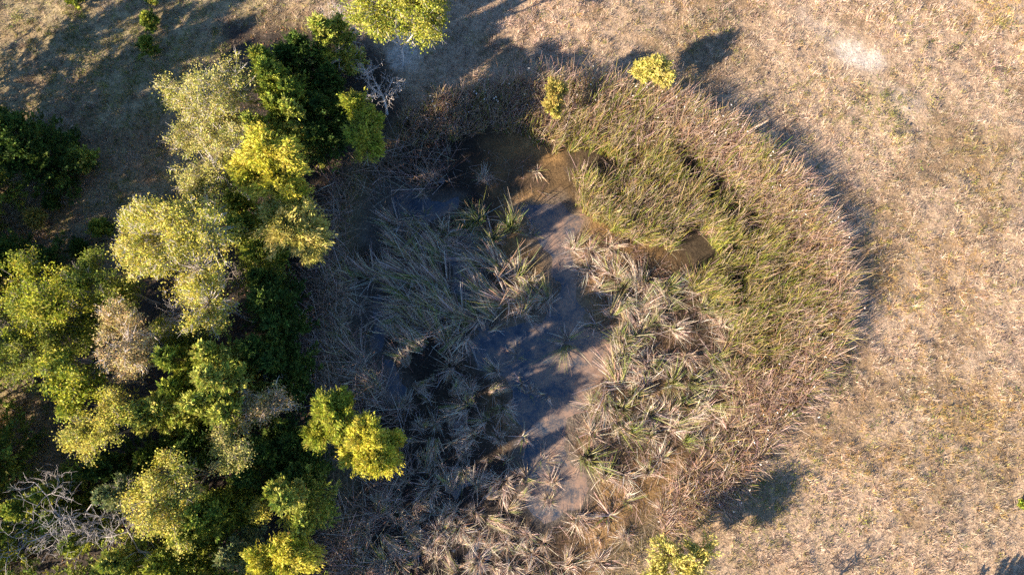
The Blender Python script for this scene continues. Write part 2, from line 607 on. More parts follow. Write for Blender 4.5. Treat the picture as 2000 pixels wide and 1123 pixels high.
def finish(kind_name, label, cat, base, gt, gl, leafmat, group, gbr):
    t = thing(kind_name, label, cat, tuple(base), group)
    off = -np.asarray(base)
    for g in (gt, gl, gbr):
        g.V = [v + off for v in g.V]
    gt.done('trunk', M_BARK, t, smooth=True)
    gbr.done('branches', M_BARK, t, smooth=True)
    gl.done('crown', leafmat, t)
    return t


def base_of(lobes, lean=(0, 0)):
    c = lobes[0][0]
    x, y = c[0] + lean[0], c[1] + lean[1]
    return A([x, y, hz(x, y)[0]])


def broadleaf(name, label, pal, lobes, dens=1.0, bark=BARK_GREY, leaf=0.085, twiggy=0.3, cat='tree', group=None, seed=0, lean=(0, 0), spread=0.155):
    r = np.random.default_rng(1000 + seed)
    W = lobe_world(lobes)
    base = base_of(W, lean)
    gt, gl, gbr = Geo(), Geo(), Geo()
    cores = [(c - A([0, 0, 0.45 * R[2]]), R) for c, R in W]
    skeleton(gt, base, cores, r, bark, 0.05 + 0.035 * W[0][1][2])
    for (c, R), (core, _) in zip(W, cores):
        R = R * 1.14
        ncl = int(43 * dens * max(R[0] * R[1], 0.25) ** 0.85) + 10
        nlimb = int(6 * max(R[0], 0.4)) + 5
        ld = crown_dirs(nlimb, r, 0.4)
        li = r.integers(nlimb, size=ncl)
        d = norm(ld[li] + r.normal(0, 0.24, (ncl, 3)))
        rad = (0.28 + 0.72 * r.random(ncl) ** 0.6) * r.uniform(0.68, 1.32, nlimb)[li]
        cc = c + d * R * rad[:, None]
        cc[:, 2] = np.maximum(cc[:, 2], base[2] + 0.25)
        cpal = pick(PAL[pal], ncl, r)
        for i in range(ncl):
            m = core + (cc[i] - core) * 0.55 + r.normal(0, 0.10, 3)
            end = cc[i] + d[i] * r.uniform(0.0, 0.25)
            tube(gbr, [core, m, cc[i], end], [0.022, 0.014, 0.008, 0.003], bark, 3)
            if r.random() < twiggy:
                for _ in range(4):
                    e = cc[i] + (rdirs(1, r)[0] * 0.5 + d[i] * 0.4) * r.uniform(0.3, 0.6)
                    mm = (cc[i] + e) / 2 + r.normal(0, 0.04, 3)
                    tube(gbr, [cc[i], mm, e], [0.010, 0.007, 0.003], bark, 3)
        lf_ = leaf * 0.9
        nl = int(64 * (0.085 / lf_) ** 1.3)
        q = np.repeat(cc, nl, 0)
        sp = np.repeat(r.uniform(0.6, 1.3, ncl), nl) * spread
        P = q + r.normal(size=(len(q), 3)) * sp[:, None] * A([1, 1, 0.7])
        N = crown_dirs(len(P), r, 0.15)
        ln = lf_ * r.uniform(0.7, 1.4, len(P))
        C = jitter(np.repeat(cpal, nl, 0) * 0.6 + pick(PAL[pal], len(P), r) * 0.4, 0.18, r)
        leaves(gl, P, N, rdirs(len(P), r), ln, ln * 0.68, C)
    return finish(name, label, cat, base, gt, gl, M_LEAF, group, gbr)


def willow(name, label, pal, lobes, dens=1.0, bark=BARK_BROWN, cat='tree', group=None, seed=0, lean=(0, 0), leaf=0.13):
    r = np.random.default_rng(2000 + seed)
    W = lobe_world(lobes)
    base = base_of(W, lean)
    gt, gl, gbr = Geo(), Geo(), Geo()
    cores = [(c - A([0, 0, 0.55 * R[2]]), R) for c, R in W]
    skeleton(gt, base, cores, r, bark, 0.04 + 0.03 * W[0][1][2])
    for (c, R), (core, _) in zip(W, cores):
        ns = int(150 * dens * max(R[0] * R[1], 0.15) ** 0.8) + 15
        nbun = int(16 * max(R[0] * R[1], 0.2) ** 0.5) + 8
        bd = crown_dirs(nbun, r, 0.45)
        bi = r.integers(nbun, size=ns)
        d = norm(bd[bi] + r.normal(0, 0.17, (ns, 3)))
        rad = (0.66 + 0.30 * r.random(ns)) * r.uniform(0.62, 1.30, nbun)[bi]
        end = c + d * R * rad[:, None]
        end[:, 2] = np.maximum(end[:, 2], base[2] + 0.2)
        st = core + (c - core) * r.random((ns, 1)) + r.normal(0, 0.12, (ns, 3)) * R
        ctrl = (st + end) / 2 + A([0, 0, 1]) * (0.25 * R[2]) + r.normal(0, 0.06, (ns, 3))
        cp = pick(PAL[pal], nbun, r)[bi] * 0.6 + pick(PAL[pal], ns, r) * 0.4
        for i in range(0, ns, 4):
            tube(gbr, [st[i], ctrl[i], end[i]], [0.012, 0.008, 0.003], bark, 3)
        nl = 46
        t = r.random((ns, nl)) ** 0.7
        t = 0.25 + 0.80 * t
        B = lambda t: ((1 - t) ** 2)[..., None] * st[:, None] + (2 * t * (1 - t))[..., None] * ctrl[:, None] + (t ** 2)[..., None] * end[:, None]
        P = B(t)
        T = norm(B(t + 0.02) - P)
        P = (P + r.normal(size=P.shape) * (0.03 + 0.045 * (t[..., None]))).reshape(-1, 3)
        T = norm(T.reshape(-1, 3) + r.normal(size=P.shape) * 0.38)
        N = crown_dirs(len(P), r, 0.15)
        ln = leaf * r.uniform(0.7, 1.3, len(P))
        C = jitter(np.repeat(cp, nl, 0) * 0.5 + pick(PAL[pal], len(P), r) * 0.5, 0.15, r)
        needles(gl, P, N, T, ln, ln * 0.34, C)
    return finish(name, label, cat, base, gt, gl, M_LEAF, group, gbr)


def cedar(name, label, pal, lobes, dens=1.0, cat='tree', group=None, seed=0, lean=(0, 0), tall=1.9):
    """conical evergreen: lobes give each leader's top (pixel, radius, height of its tip)"""
    r = np.random.default_rng(3000 + seed)
    W = []
    for (px, py, rp, z) in lobes:
        rp = (rp[0] if isinstance(rp, tuple) else rp) * 1.22
        R0 = rp * ppm(px, py, z * 0.7)
        c = at(px, py, max(z - 0.8 * R0, 0.4 * z))
        W.append((A([c[0], c[1], z]), A([R0, R0, R0])))
    base = base_of(W, lean)
    gt, gl, gbr = Geo(), Geo(), Geo()
    for (tip, R) in W:
        zb = max(base[2] + 0.15, tip[2] - tall * 2.0 * R[0])
        foot = A([base[0] * 0.5 + tip[0] * 0.5, base[1] * 0.5 + tip[1] * 0.5, zb])
        tube(gt, [base - A([0, 0, 0.25]), foot, tip - A([0, 0, 0.15])], [0.06 + 0.03 * R[0], 0.05, 0.012], BARK_BROWN, 6)
        nb = int(48 * dens * max(R[0], 0.3) ** 1.15) + 10
        h = r.random(nb) ** 0.85
        az = np.arange(nb) * 2.39996 + r.normal(0, 0.35, nb)
        p0 = foot + (tip - foot) * h[:, None]
        ln = (1 - h) ** 0.75 * r.uniform(0.5, 1.3, nb) + 0.10
        elev = np.radians(8 + 55 * h + r.normal(0, 9, nb))
        D = np.stack([np.cos(az) * np.cos(elev), np.sin(az) * np.cos(elev), np.sin(elev)], 1)
        Lb = ln * R[0]
        cp = pick(PAL[pal], nb, r)
        for i in range(nb):
            e = p0[i] + D[i] * Lb[i] * 0.9
            tube(gbr, [p0[i], e], [0.018, 0.005], BARK_BROWN, 3)
        ns = 16
        s = 0.18 + 0.84 * np.sort(r.random((nb, ns)), 1)
        bow = A([0, 0, 1]) * (0.16 * Lb)[:, None, None] * (s ** 2)[..., None]
        sp0 = p0[:, None] + D[:, None] * (Lb[:, None] * s)[..., None] + bow
        lat = norm(np.cross(D, A([0, 0, 1.0])))
        sgn = np.where(np.arange(ns) % 2 == 0, 1.0, -1.0)[None, :, None]
        sd = norm(D[:, None] + lat[:, None] * sgn * 0.62 + r.normal(size=(nb, ns, 3)) * 0.26 + A([0, 0, 0.22]))
        sl = (0.12 + 0.36 * (1.08 - s)) * np.clip(R[0], 0.45, 1.5) ** 0.7 * r.uniform(0.7, 1.3, (nb, ns))
        cs = jitter((np.repeat(cp, ns, 0) * 0.6 + pick(PAL[pal], nb * ns, r) * 0.4), 0.16, r)
        sp0, sd, sl = sp0.reshape(-1, 3), sd.reshape(-1, 3), sl.reshape(-1)
        nn = 9
        u = r.random((len(sp0), nn))
        P = sp0[:, None] + sd[:, None] * (sl[:, None] * u)[..., None] + r.normal(size=(len(sp0), nn, 3)) * (0.038 * (1.2 - u))[..., None]
        T = norm(sd[:, None] + r.normal(size=P.shape) * 0.33)
        P, T = P.reshape(-1, 3), T.reshape(-1, 3)
        l2 = 0.12 * r.uniform(0.7, 1.4, len(P))
        C = jitter(np.repeat(cs, nn, 0) * np.repeat((0.75 + 0.5 * u), 1, 0).reshape(-1, 1), 0.12, r)
        needles(gl, P, crown_dirs(len(P), r, 0.3), T, l2, l2 * 0.36, C)
    return finish(name, label, cat, base, gt, gl, M_CEDAR, group, gbr)


def bare_tree(name, label, base, top, rad, depth=5, nkids=3, col=BARK_PALE, r0=0.06, seed=0, cat='tree', group=None, wide=0.75):
    """leafless tree: branches fork again and again; trunk and branches are parts"""
    r = np.random.default_rng(4000 + seed)
    gt, gb = Geo(), Geo()
    base, top = np.asarray(base, float), np.asarray(top, float)
    fork = base + (top - base) * 0.45
    tube(gt, [base - A([0, 0, 0.2]), (base + fork) / 2 + r.normal(0, 0.05, 3), fork], [r0 * 1.2, r0, r0 * 0.8], col, 6)

    def grow(p, d, ln, ra, k):
        pts = [p]
        dd = d
        for i in range(3):
            dd = norm(dd + r.normal(0, 0.24, 3) + A([0, 0, 0.05]))
            pts.append(pts[-1] + dd * ln / 3)
        tube(gb, pts, [ra, ra * 0.85, ra * 0.7, ra * 0.5 if k > 0 else 0.003], col * r.uniform(0.6, 1.15), 4 if k < 3 else 5)
        if k == 0:
            return
        for i in range(nkids):
            q = pts[r.integers(1, 4)] if i else pts[3]
            nd = norm(dd + r.normal(0, 1, 3) * wide)
            grow(q, nd, ln * r.uniform(0.55, 0.85), max(ra * 0.62, 0.006), k - 1)
    n0 = 4
    for i in range(n0):
        a = i * 2 * math.pi / n0 + r.random()
        d = norm(norm(top - fork) + A([math.cos(a), math.sin(a), 0]) * 0.8)
        grow(fork, d, rad * 0.62, r0 * 0.6, depth - 1)
    t = thing(name, label, cat, tuple(base), group)
    for g in (gt, gb):
        g.V = [v - base for v in g.V]
    gt.done('trunk', M_BARK, t, smooth=True)
    gb.done('branches', M_BARK, t, smooth=True)
    return t


def drop(px, py, z):
    p = at(px, py, z)
    return A([p[0], p[1], hz(p[0], p[1])[0]])


# --- broadleaved trees
broadleaf('oak_tree', 'yellow-green leafy tree cut by the top edge, pale limbs showing', 'oak',
          [(745, 5, (58, 45), 5.6), (815, 35, (58, 48), 5.2), (790, -40, (80, 45), 6.4), (850, -10, 38, 5.2), (765, 40, (44, 34), 4.8), (725, 30, 34, 4.6)], 1.5, BARK_PALE, 0.10, 0.2, seed=1)
broadleaf('elm_tree', 'thin pale olive tree with grey branches showing, beside the bright green cedar', 'pale',
          [(410, 205, (80, 68), 4.2), (370, 180, 45, 3.8), (445, 170, 50, 4.4), (400, 265, 45, 3.4)], 0.75, BARK_PALE, 0.08, 0.8, seed=2)
broadleaf('elm_tree', 'small pale yellow tree squeezed between the yellow willow and the large golden tree', 'pale',
          [(420, 330, 50, 4.4), (455, 290, 38, 4.6), (395, 380, 40, 4.2)], 0.9, BARK_PALE, 0.08, 0.6, seed=3)
broadleaf('elm_tree', 'large golden-leaved tree with grey twigs showing on its right side', 'gold',
          [(340, 455, (80, 70), 6.6), (300, 490, 55, 6.0), (400, 440, 62, 6.4), (380, 520, 55, 5.8), (285, 450, 40, 5.6)], 0.95, BARK_PALE, 0.085, 0.6, seed=4)
broadleaf('elm_tree', 'narrow golden tree just below the large golden one', 'gold',
          [(400, 590, (48, 50), 5.6), (425, 620, 32, 5.0), (385, 560, 34, 5.4)], 0.9, BARK_PALE, 0.08, 0.7, seed=5)
broadleaf('elm_tree', 'pinkish tan half-bare tree with pale trunk, left of the feathery olive cedar', 'tan',
          [(240, 670, (48, 60), 6.0), (265, 715, 40, 5.4), (225, 630, 32, 5.6), (280, 680, 28, 5.6)], 0.85, BARK_PALE, 0.075, 0.9, seed=6)
broadleaf('elm_tree', 'lime and yellow leafy tree near the left edge, above the green bush', 'lime',
          [(95, 590, (62, 48), 5.4), (60, 555, 45, 5.0), (130, 560, 34, 5.6), (75, 620, 45, 4.8)], 1.1, BARK_GREY, 0.09, 0.2, seed=7)
broadleaf('elm_tree', 'mid green bushy tree at the left edge', 'green',
          [(60, 690, (66, 46), 4.4), (10, 640, 50, 4.4), (110, 660, 36, 4.6), (10, 705, 40, 3.8)], 1.1, BARK_GREY, 0.085, 0.3, seed=8)
broadleaf('elm_tree', 'bright yellow-green tree with rounded leaves, left of the pinkish tan tree', 'lime',
          [(140, 735, (46, 42), 5.8), (170, 760, 36, 5.4), (115, 715, 28, 5.4), (150, 785, 30, 5.2)], 1.3, BARK_GREY, 0.11, 0.1, seed=9)
broadleaf('elm_tree', 'golden tan tree at the lower edge of the grove, left of the dark gap', 'gold',
          [(190, 830, (50, 45), 5.2), (225, 800, 36, 5.4), (170, 860, 32, 4.6)], 1.0, BARK_GREY, 0.085, 0.4, seed=10)
broadleaf('elm_tree', 'golden yellow tree with dark gaps, right of the grey-green cedar', 'gold',
          [(325, 920, (50, 36), 5.6), (310, 975, (48, 46), 5.2), (340, 1020, 42, 4.8), (355, 955, 34, 5.2)], 0.95, BARK_GREY, 0.09, 0.4, seed=11)
broadleaf('elm_tree', 'small dull gold twiggy tree on the shaded right side of the grove', 'tan',
          [(500, 795, (38, 34), 4.2), (535, 785, 28, 4.0), (480, 815, 22, 4.2)], 0.8, BARK_PALE, 0.08, 0.9, seed=12)
broadleaf('elm_tree', 'small yellow-olive tree above the dark cedars at the bottom', 'pale',
          [(450, 890, (36, 34), 5.0), (440, 860, 26, 4.8)], 0.9, BARK_GREY, 0.08, 0.3, seed=13)
broadleaf('elm_tree', 'dark green leafy tree in shade beside the lime tree', 'green',
          [(195, 555, (48, 45), 5.0), (235, 575, 34, 4.2), (180, 515, 26, 5.0)], 1.2, BARK_GREY, 0.08, 0.3, seed=14)
broadleaf('elm_tree', 'small orange-yellow sapling at the foot of the bottom cedar', 'gold',
          [(515, 995, (18, 22), 2.6)], 1.6, BARK_GREY, 0.08, 0.1, seed=15)
broadleaf('elm_tree', 'greenish understory tree left of the brightest willow', 'green', [(470, 350, (50, 60), 2.6)], 0.9, BARK_GREY, 0.08, 0.3, seed=16)
broadleaf('elm_tree', 'greenish understory tree in the dark below the pale willow', 'green', [(500, 540, (48, 48), 2.6)], 0.9, BARK_GREY, 0.08, 0.3, seed=19)

broadleaf('elm_tree', 'low dark green bush added to shade the floor under the pinkish tan tree', 'green',
          [(175, 645, (50, 40), 3.6), (205, 615, 36, 3.2)], 1.2, BARK_GREY, 0.08, 0.2, seed=17)  # bush added in a gap to shade the lit grove floor
broadleaf('elm_tree', 'dark leafy bush added to darken the gap under the narrow golden tree', 'green',
          [(335, 655, (44, 34), 2.8), (375, 640, 36, 2.6)], 1.2, BARK_GREY, 0.08, 0.2, seed=18)  # second bush added to keep sunlight off the grove floor

# --- willows
willow('willow_tree', 'brightest yellow willow standing above the pond bank', 'willow_yellow',
       [(530, 298, (66, 54), 6.2), (545, 350, (72, 58), 5.6), (498, 335, 48, 5.6), (572, 375, 48, 4.9)], 1.25, seed=1)
willow('willow_tree', 'pale olive-yellow willow just below the brightest one', 'willow_pale',
       [(572, 450, (68, 58), 4.6), (550, 430, 48, 4.8), (604, 470, 42, 4.2)], 1.3, seed=2)
willow('willow_tree', 'tall narrow green willow below the white dead tree', 'willow_green',
       [(715, 275, (42, 44), 3.9), (692, 205, (28, 34), 3.7), (722, 235, (32, 34), 3.9)], 1.25, seed=3)
willow('willow_tree', 'bright green willow, upper of the touching pair on the bank', 'willow_green',
       [(640, 800, (44, 42), 4.6), (675, 790, 34, 4.4), (625, 845, 38, 3.6), (665, 840, 36, 4.0)], 1.1, seed=4)
willow('willow_tree', 'glowing yellow-green willow, lower of the touching pair on the bank', 'willow_yellow',
       [(720, 850, (46, 42), 4.6), (740, 895, (50, 50), 4.2), (700, 885, 40, 4.2), (765, 860, 30, 3.8)], 1.25, seed=5)
willow('willow_tree', 'yellow tree cut by the bottom edge beside the marsh', 'willow_yellow',
       [(555, 1085, (66, 44), 4.6), (590, 1070, 44, 4.2), (520, 1105, 44, 4.6)], 1.1, seed=6)
willow('willow_shrub', 'round yellow shrub alone at the upper rim of the reeds', 'willow_pale',
       [(1280, 132, (34, 30), 1.9), (1252, 145, (22, 24), 1.6), (1300, 150, 20, 1.5)], 0.85, cat='shrub', seed=7)
willow('willow_shrub', 'small yellow-olive shrub growing among the top reeds', 'willow_olive',
       [(1085, 180, (22, 24), 2.2), (1082, 210, (20, 20), 1.9)], 1.4, cat='shrub', seed=8)
willow('willow_shrub', 'olive-yellow shrub cut by the bottom edge below the dry reeds', 'willow_pale',
       [(1310, 1085, (48, 36), 2.4), (1370, 1075, (40, 34), 2.2), (1290, 1120, 40, 2.2), (1345, 1110, 50, 2.2)], 0.30, cat='shrub', seed=9)

# --- cedars
CG = None
cedar('cedar_tree', 'dark cedar with olive tips at the top of the grove', 'cedar_olive',
      [(635, 75, (52, 52), 5.0), (670, 60, 36, 4.4)], 0.9, seed=1)
cedar('cedar_tree', 'dark green cedar behind the olive-tipped one at the top', 'cedar_dark', [(590, 105, (52, 52), 4.6), (560, 120, 40, 4.0)], 1.0, seed=2)
cedar('cedar_tree', 'vivid green cedar with feathery tips beside the thin pale tree', 'cedar',
      [(540, 165, (66, 66), 5.8), (520, 130, 50, 5.0), (575, 190, 48, 5.0), (545, 220, 46, 4.9)], 1.0, seed=3)
cedar('cedar_tree', 'blackish green cedar in the shade left of the narrow willow', 'cedar_dark', [(640, 230, (60, 60), 3.6), (620, 280, 50, 3.2), (650, 160, 44, 3.2)], 1.0, seed=4)
cedar('cedar_tree', 'olive cedar just above the brightest willow', 'cedar_olive', [(575, 225, (44, 44), 5.0), (505, 255, (46, 46), 4.6)], 1.0, seed=5)
cedar('cedar_tree', 'green cedar in the gap between the golden tree and the pale willow', 'cedar', [(480, 450, (52, 52), 5.0), (505, 500, 44, 4.2), (470, 400, 42, 4.4)], 1.0, seed=6)
cedar('cedar_tree', 'dusky green cedar below the pale willow on the shaded bank', 'cedar_dark', [(525, 590, (58, 58), 4.8), (545, 640, 46, 4.2), (515, 545, 40, 4.0)], 1.0, seed=7)
cedar('cedar_tree', 'bluish dark cedar on the bank, right of the feathery olive cedar', 'cedar_dark', [(545, 710, (56, 56), 4.2), (500, 680, 50, 4.8), (555, 770, 46, 3.4)], 1.0, seed=8)
cedar('cedar_tree', 'big feathery olive cedar in the middle of the grove', 'cedar_olive',
      [(430, 740, (76, 76), 7.0), (415, 690, 60, 6.2), (390, 790, 58, 6.0), (450, 810, 56, 5.8)], 1.1, seed=9)
cedar('cedar_tree', 'yellow-green cedar touching the pinkish tan tree', 'cedar', [(345, 700, (54, 54), 6.2), (350, 760, 46, 5.6)], 1.0, seed=10)
cedar('cedar_tree', 'olive cedar with downswept sprays beside the golden tan tree', 'cedar_olive', [(285, 810, (58, 58), 5.6), (320, 790, 46, 5.4)], 1.0, seed=11)
cedar('cedar_tree', 'lone dark cedar cut by the left edge beside the field', 'cedar_dark', [(35, 265, (66, 66), 5.8), (5, 235, 52, 5.0), (60, 300, 44, 4.6), (5, 310, 50, 4.8)], 1.1, seed=12)
cedar('cedar_tree', 'silvery grey-green cedar above the dead tree', 'cedar_grey', [(225, 965, (48, 48), 5.6)], 1.2, seed=13)
cedar('cedar_tree', 'bright green cedar behind the white dead limbs', 'cedar', [(60, 990, (56, 56), 4.8), (110, 960, 48, 4.6), (30, 1040, 48, 4.2)], 1.0, seed=14)
cedar('cedar_tree', 'deep green cedar right of the golden yellow tree', 'cedar', [(400, 1005, (60, 60), 5.2), (370, 1040, 52, 5.0), (440, 990, 46, 4.4)], 1.0, seed=15)
cedar('cedar_tree', 'pale-tipped cedar by the bottom of the shaded bank', 'cedar_olive', [(570, 975, (60, 60), 5.6), (545, 955, 44, 5.0), (600, 1020, 46, 4.6)], 1.0, seed=16)
cedar('cedar_tree', 'small star-shaped grey cedar at the bottom edge', 'cedar_grey', [(450, 1085, (36, 36), 4.6)], 1.3, seed=17)
cedar('cedar_tree', 'yellow-green cedar at the bottom edge right of the dead limbs', 'cedar_olive', [(240, 1090, (54, 54), 5.0), (210, 1120, 46, 4.8)], 1.0, seed=18)
cedar('cedar_tree', 'green cedar at the bottom edge below the golden yellow tree', 'cedar', [(320, 1100, (52, 52), 4.8), (350, 1125, 44, 4.6)], 1.0, seed=19)
cedar('cedar_tree', 'dark cedar in the hollow above the bottom cedars', 'cedar_dark', [(530, 880, (56, 56), 3.8), (580, 860, 46, 3.2), (490, 930, 48, 4.0)], 1.0, seed=20)
cedar('cedar_tree', 'near-black cedar in the gap below the big olive cedar', 'cedar_dark', [(380, 880, (50, 50), 3.2), (300, 890, 44, 3.0), (180, 920, 46, 3.8)], 1.0, seed=21)
cedar('cedar_tree', 'dark cedar at the left edge above the lime tree', 'cedar_dark', [(20, 500, (56, 56), 4.4), (-20, 480, 46, 4.2)], 1.0, seed=22)
cedar('cedar_tree', 'dark green cedar under the lower left dead limbs', 'cedar', [(130, 1010, (50, 50), 4.0), (160, 1060, 46, 4.0)], 1.0, seed=23)
cedar('cedar_tree', 'blue-green cedar in deep shade below the olive cedar', 'cedar_dark', [(590, 920, (46, 46), 3.4)], 1.0, seed=24)

# --- small shrubs in the field
for i, (px, py, rp, z, kind, pal, lab) in enumerate([
        (163, 313, 26, 1.3, 'c', 'cedar_olive', 'bushy olive-green seedling cedar right of the lone dark cedar'),
        (292, 92, 19, 1.0, 'c', 'cedar', 'dark green seedling cedar on the edge of the shadow, lower of two'),
        (295, 42, 17, 0.9, 'c', 'cedar', 'bright green seedling cedar on the edge of the shadow, upper of two'),
        (145, 3, 17, 0.9, 'c', 'cedar', 'green seedling cedar cut by the top edge at the far left'),
        (300, 2, 12, 0.7, 'c', 'cedar_olive', 'tiny olive seedling cedar at the top edge'),
        (75, 425, 22, 1.0, 'w', 'willow_olive', 'small tan-olive bush in the shaded field'),
        (200, 445, 21, 1.0, 'c', 'cedar', 'round vivid green seedling cedar in the shaded field above the lime tree'),
        (160, 484, 20, 1.0, 'c', 'cedar_dark', 'dark green seedling cedar close above the dark leafy tree'),
        (105, 395, 16, 0.8, 'c', 'cedar_dark', 'dim dark seedling cedar in the middle of the shaded field'),
        (252, 427, 12, 0.7, 'c', 'cedar', 'tiny green seedling cedar left of the large golden tree'),
        (140, 275, 14, 0.7, 'c', 'cedar_dark', 'faint dark seedling cedar in the shadow above the bushy olive one'),
        (2000, 985, 8, 0.5, 'c', 'cedar', 'tiny bright green bush cut by the right edge of the field')]):
    if kind == 'c':
        cedar('seedling_cedar', lab, pal, [(px, py, rp, z)], 1.2, cat='shrub', seed=60 + i, tall=1.0, group='shrubs scattered in the field')
    else:
        willow('willow_shrub', lab, pal, [(px, py, rp, z)], 1.0, cat='shrub', seed=60 + i, group='shrubs scattered in the field')

# --- leafless trees
bare_tree('dead_tree', 'white leafless dead tree beside the pale bare soil patch', drop(742, 190, 2.0), at(735, 135, 3.6), 1.35, 5, 3, BARK_PALE * 0.95, 0.06, seed=1)
bare_tree('dead_tree', 'small bleached dead sapling above the narrow willow', drop(712, 130, 1.2), at(705, 118, 2.2), 0.8, 4, 3, BARK_PALE, 0.03, seed=2)
bare_tree('dead_tree', 'leafless white shrub at the top beside the yellow-green leafy tree', drop(662, 40, 3.0), at(652, 30, 4.6), 1.5, 5, 3, BARK_PALE, 0.045, seed=3)
bare_tree('dead_tree', 'grey leafless shrub in the dark gap left of the narrow golden tree', drop(335, 640, 3.6), at(330, 605, 5.2), 1.7, 5, 3, BARK_PALE * 0.9, 0.05, seed=4)
bare_tree('dead_tree', 'large white dead tree with crooked limbs in the bottom left corner', drop(120, 1050, 4.0), at(85, 1035, 6.2), 2.5, 6, 3, BARK_PALE * 0.66, 0.08, seed=5, wide=0.85)
bare_tree('dead_tree', 'bleached dead top rising right of the big white dead tree', drop(205, 1020, 4.6), at(205, 1005, 6.2), 1.35, 5, 3, BARK_PALE * 0.75, 0.05, seed=6, wide=0.85)
bare_tree('dead_tree', 'thin grey leafless shrub in the gap below the large golden tree', drop(445, 540, 2.5), at(440, 520, 4.4), 1.0, 4, 3, BARK_GREY * 1.3, 0.03, seed=7)
bare_tree('dead_tree', 'grey leafless shrub at the right end of the dull gold twiggy tree', drop(520, 760, 2.0), at(520, 745, 3.6), 1.1, 5, 3, BARK_GREY * 1.3, 0.035, seed=8)

# --- trees just outside the frame whose shade the photograph shows
OUT = 'trees outside the frame that shade the field'
for i, (px, py, rp, z) in enumerate([(-130, 620, 80, 6.5), (-150, 780, 80, 7.0), (-110, 900, 80, 8.0), (-150, 1030, 80, 6.5), (-60, 1120, 70, 6.0),
                                     (-120, 420, 70, 5.5), (-190, 300, 80, 5.5), (90, 1190, 80, 6.0), (260, 1230, 80, 6.5), (420, 1200, 80, 6.3), (560, 1205, 75, 5.2), (-200, 960, 90, 8.0),
                                     (-500, 560, 110, 7.5), (-170, 200, 85, 6.8), (-110, 330, 75, 6.8), (-150, 262, 90, 6.8), (-240, 150, 85, 6.6), (-400, 1085, 100, 7.5), (-330, 1000, 95, 7.0), (-300, 1180, 90, 7.0), (-430, 460, 100, 7.0), (-90, 520, 70, 6.5), (-260, 640, 90, 8.0), (-230, 500, 80, 7.0)]):
    if i == 0:
        proto = cedar('cedar_tree', 'tall cedar standing beyond the edge of the photograph', 'cedar', [(px, py, (rp, rp), z), (px + 30, py - 20, (rp * .7, rp * .7), z - .8)], 0.7, seed=90, group=OUT)
        z0 = z
    else:
        q = at(px, py, 0.6 * z)
        t = proto.copy()
        COL.objects.link(t)
        t.location = (q[0], q[1], hz(q[0], q[1])[0])
        t.rotation_euler = (0, 0, i * 1.3)
        t.scale = (z / z0 * rp / 80, z / z0 * rp / 80, z / z0)
        for ch in list(proto.children):
            c = ch.copy()
            COL.objects.link(c)
            c.parent = t
bare_tree('dead_tree', 'leafless shrub below the bottom edge, casting a thin shadow on the field', drop(1590, 1180, 0), at(1590, 1180, 2.2), 1.0, 4, 3, BARK_GREY, 0.05, seed=9)
cedar('cedar_tree', 'cedar below the bottom right corner of the photograph', 'cedar', [(1925, 1190, (30, 30), 1.7)], 0.6, seed=120)

# ------------------------------------------------------------------ cattail clumps (things)
DRY = A([[0.66, 0.54, 0.43], [0.55, 0.44, 0.35], [0.76, 0.64, 0.51], [0.38, 0.28, 0.22], [0.58, 0.40, 0.26], [0.34, 0.21, 0.14]])
GREEN = A([[0.19, 0.25, 0.05], [0.13, 0.20, 0.04], [0.30, 0.33, 0.08], [0.38, 0.37, 0.11]])


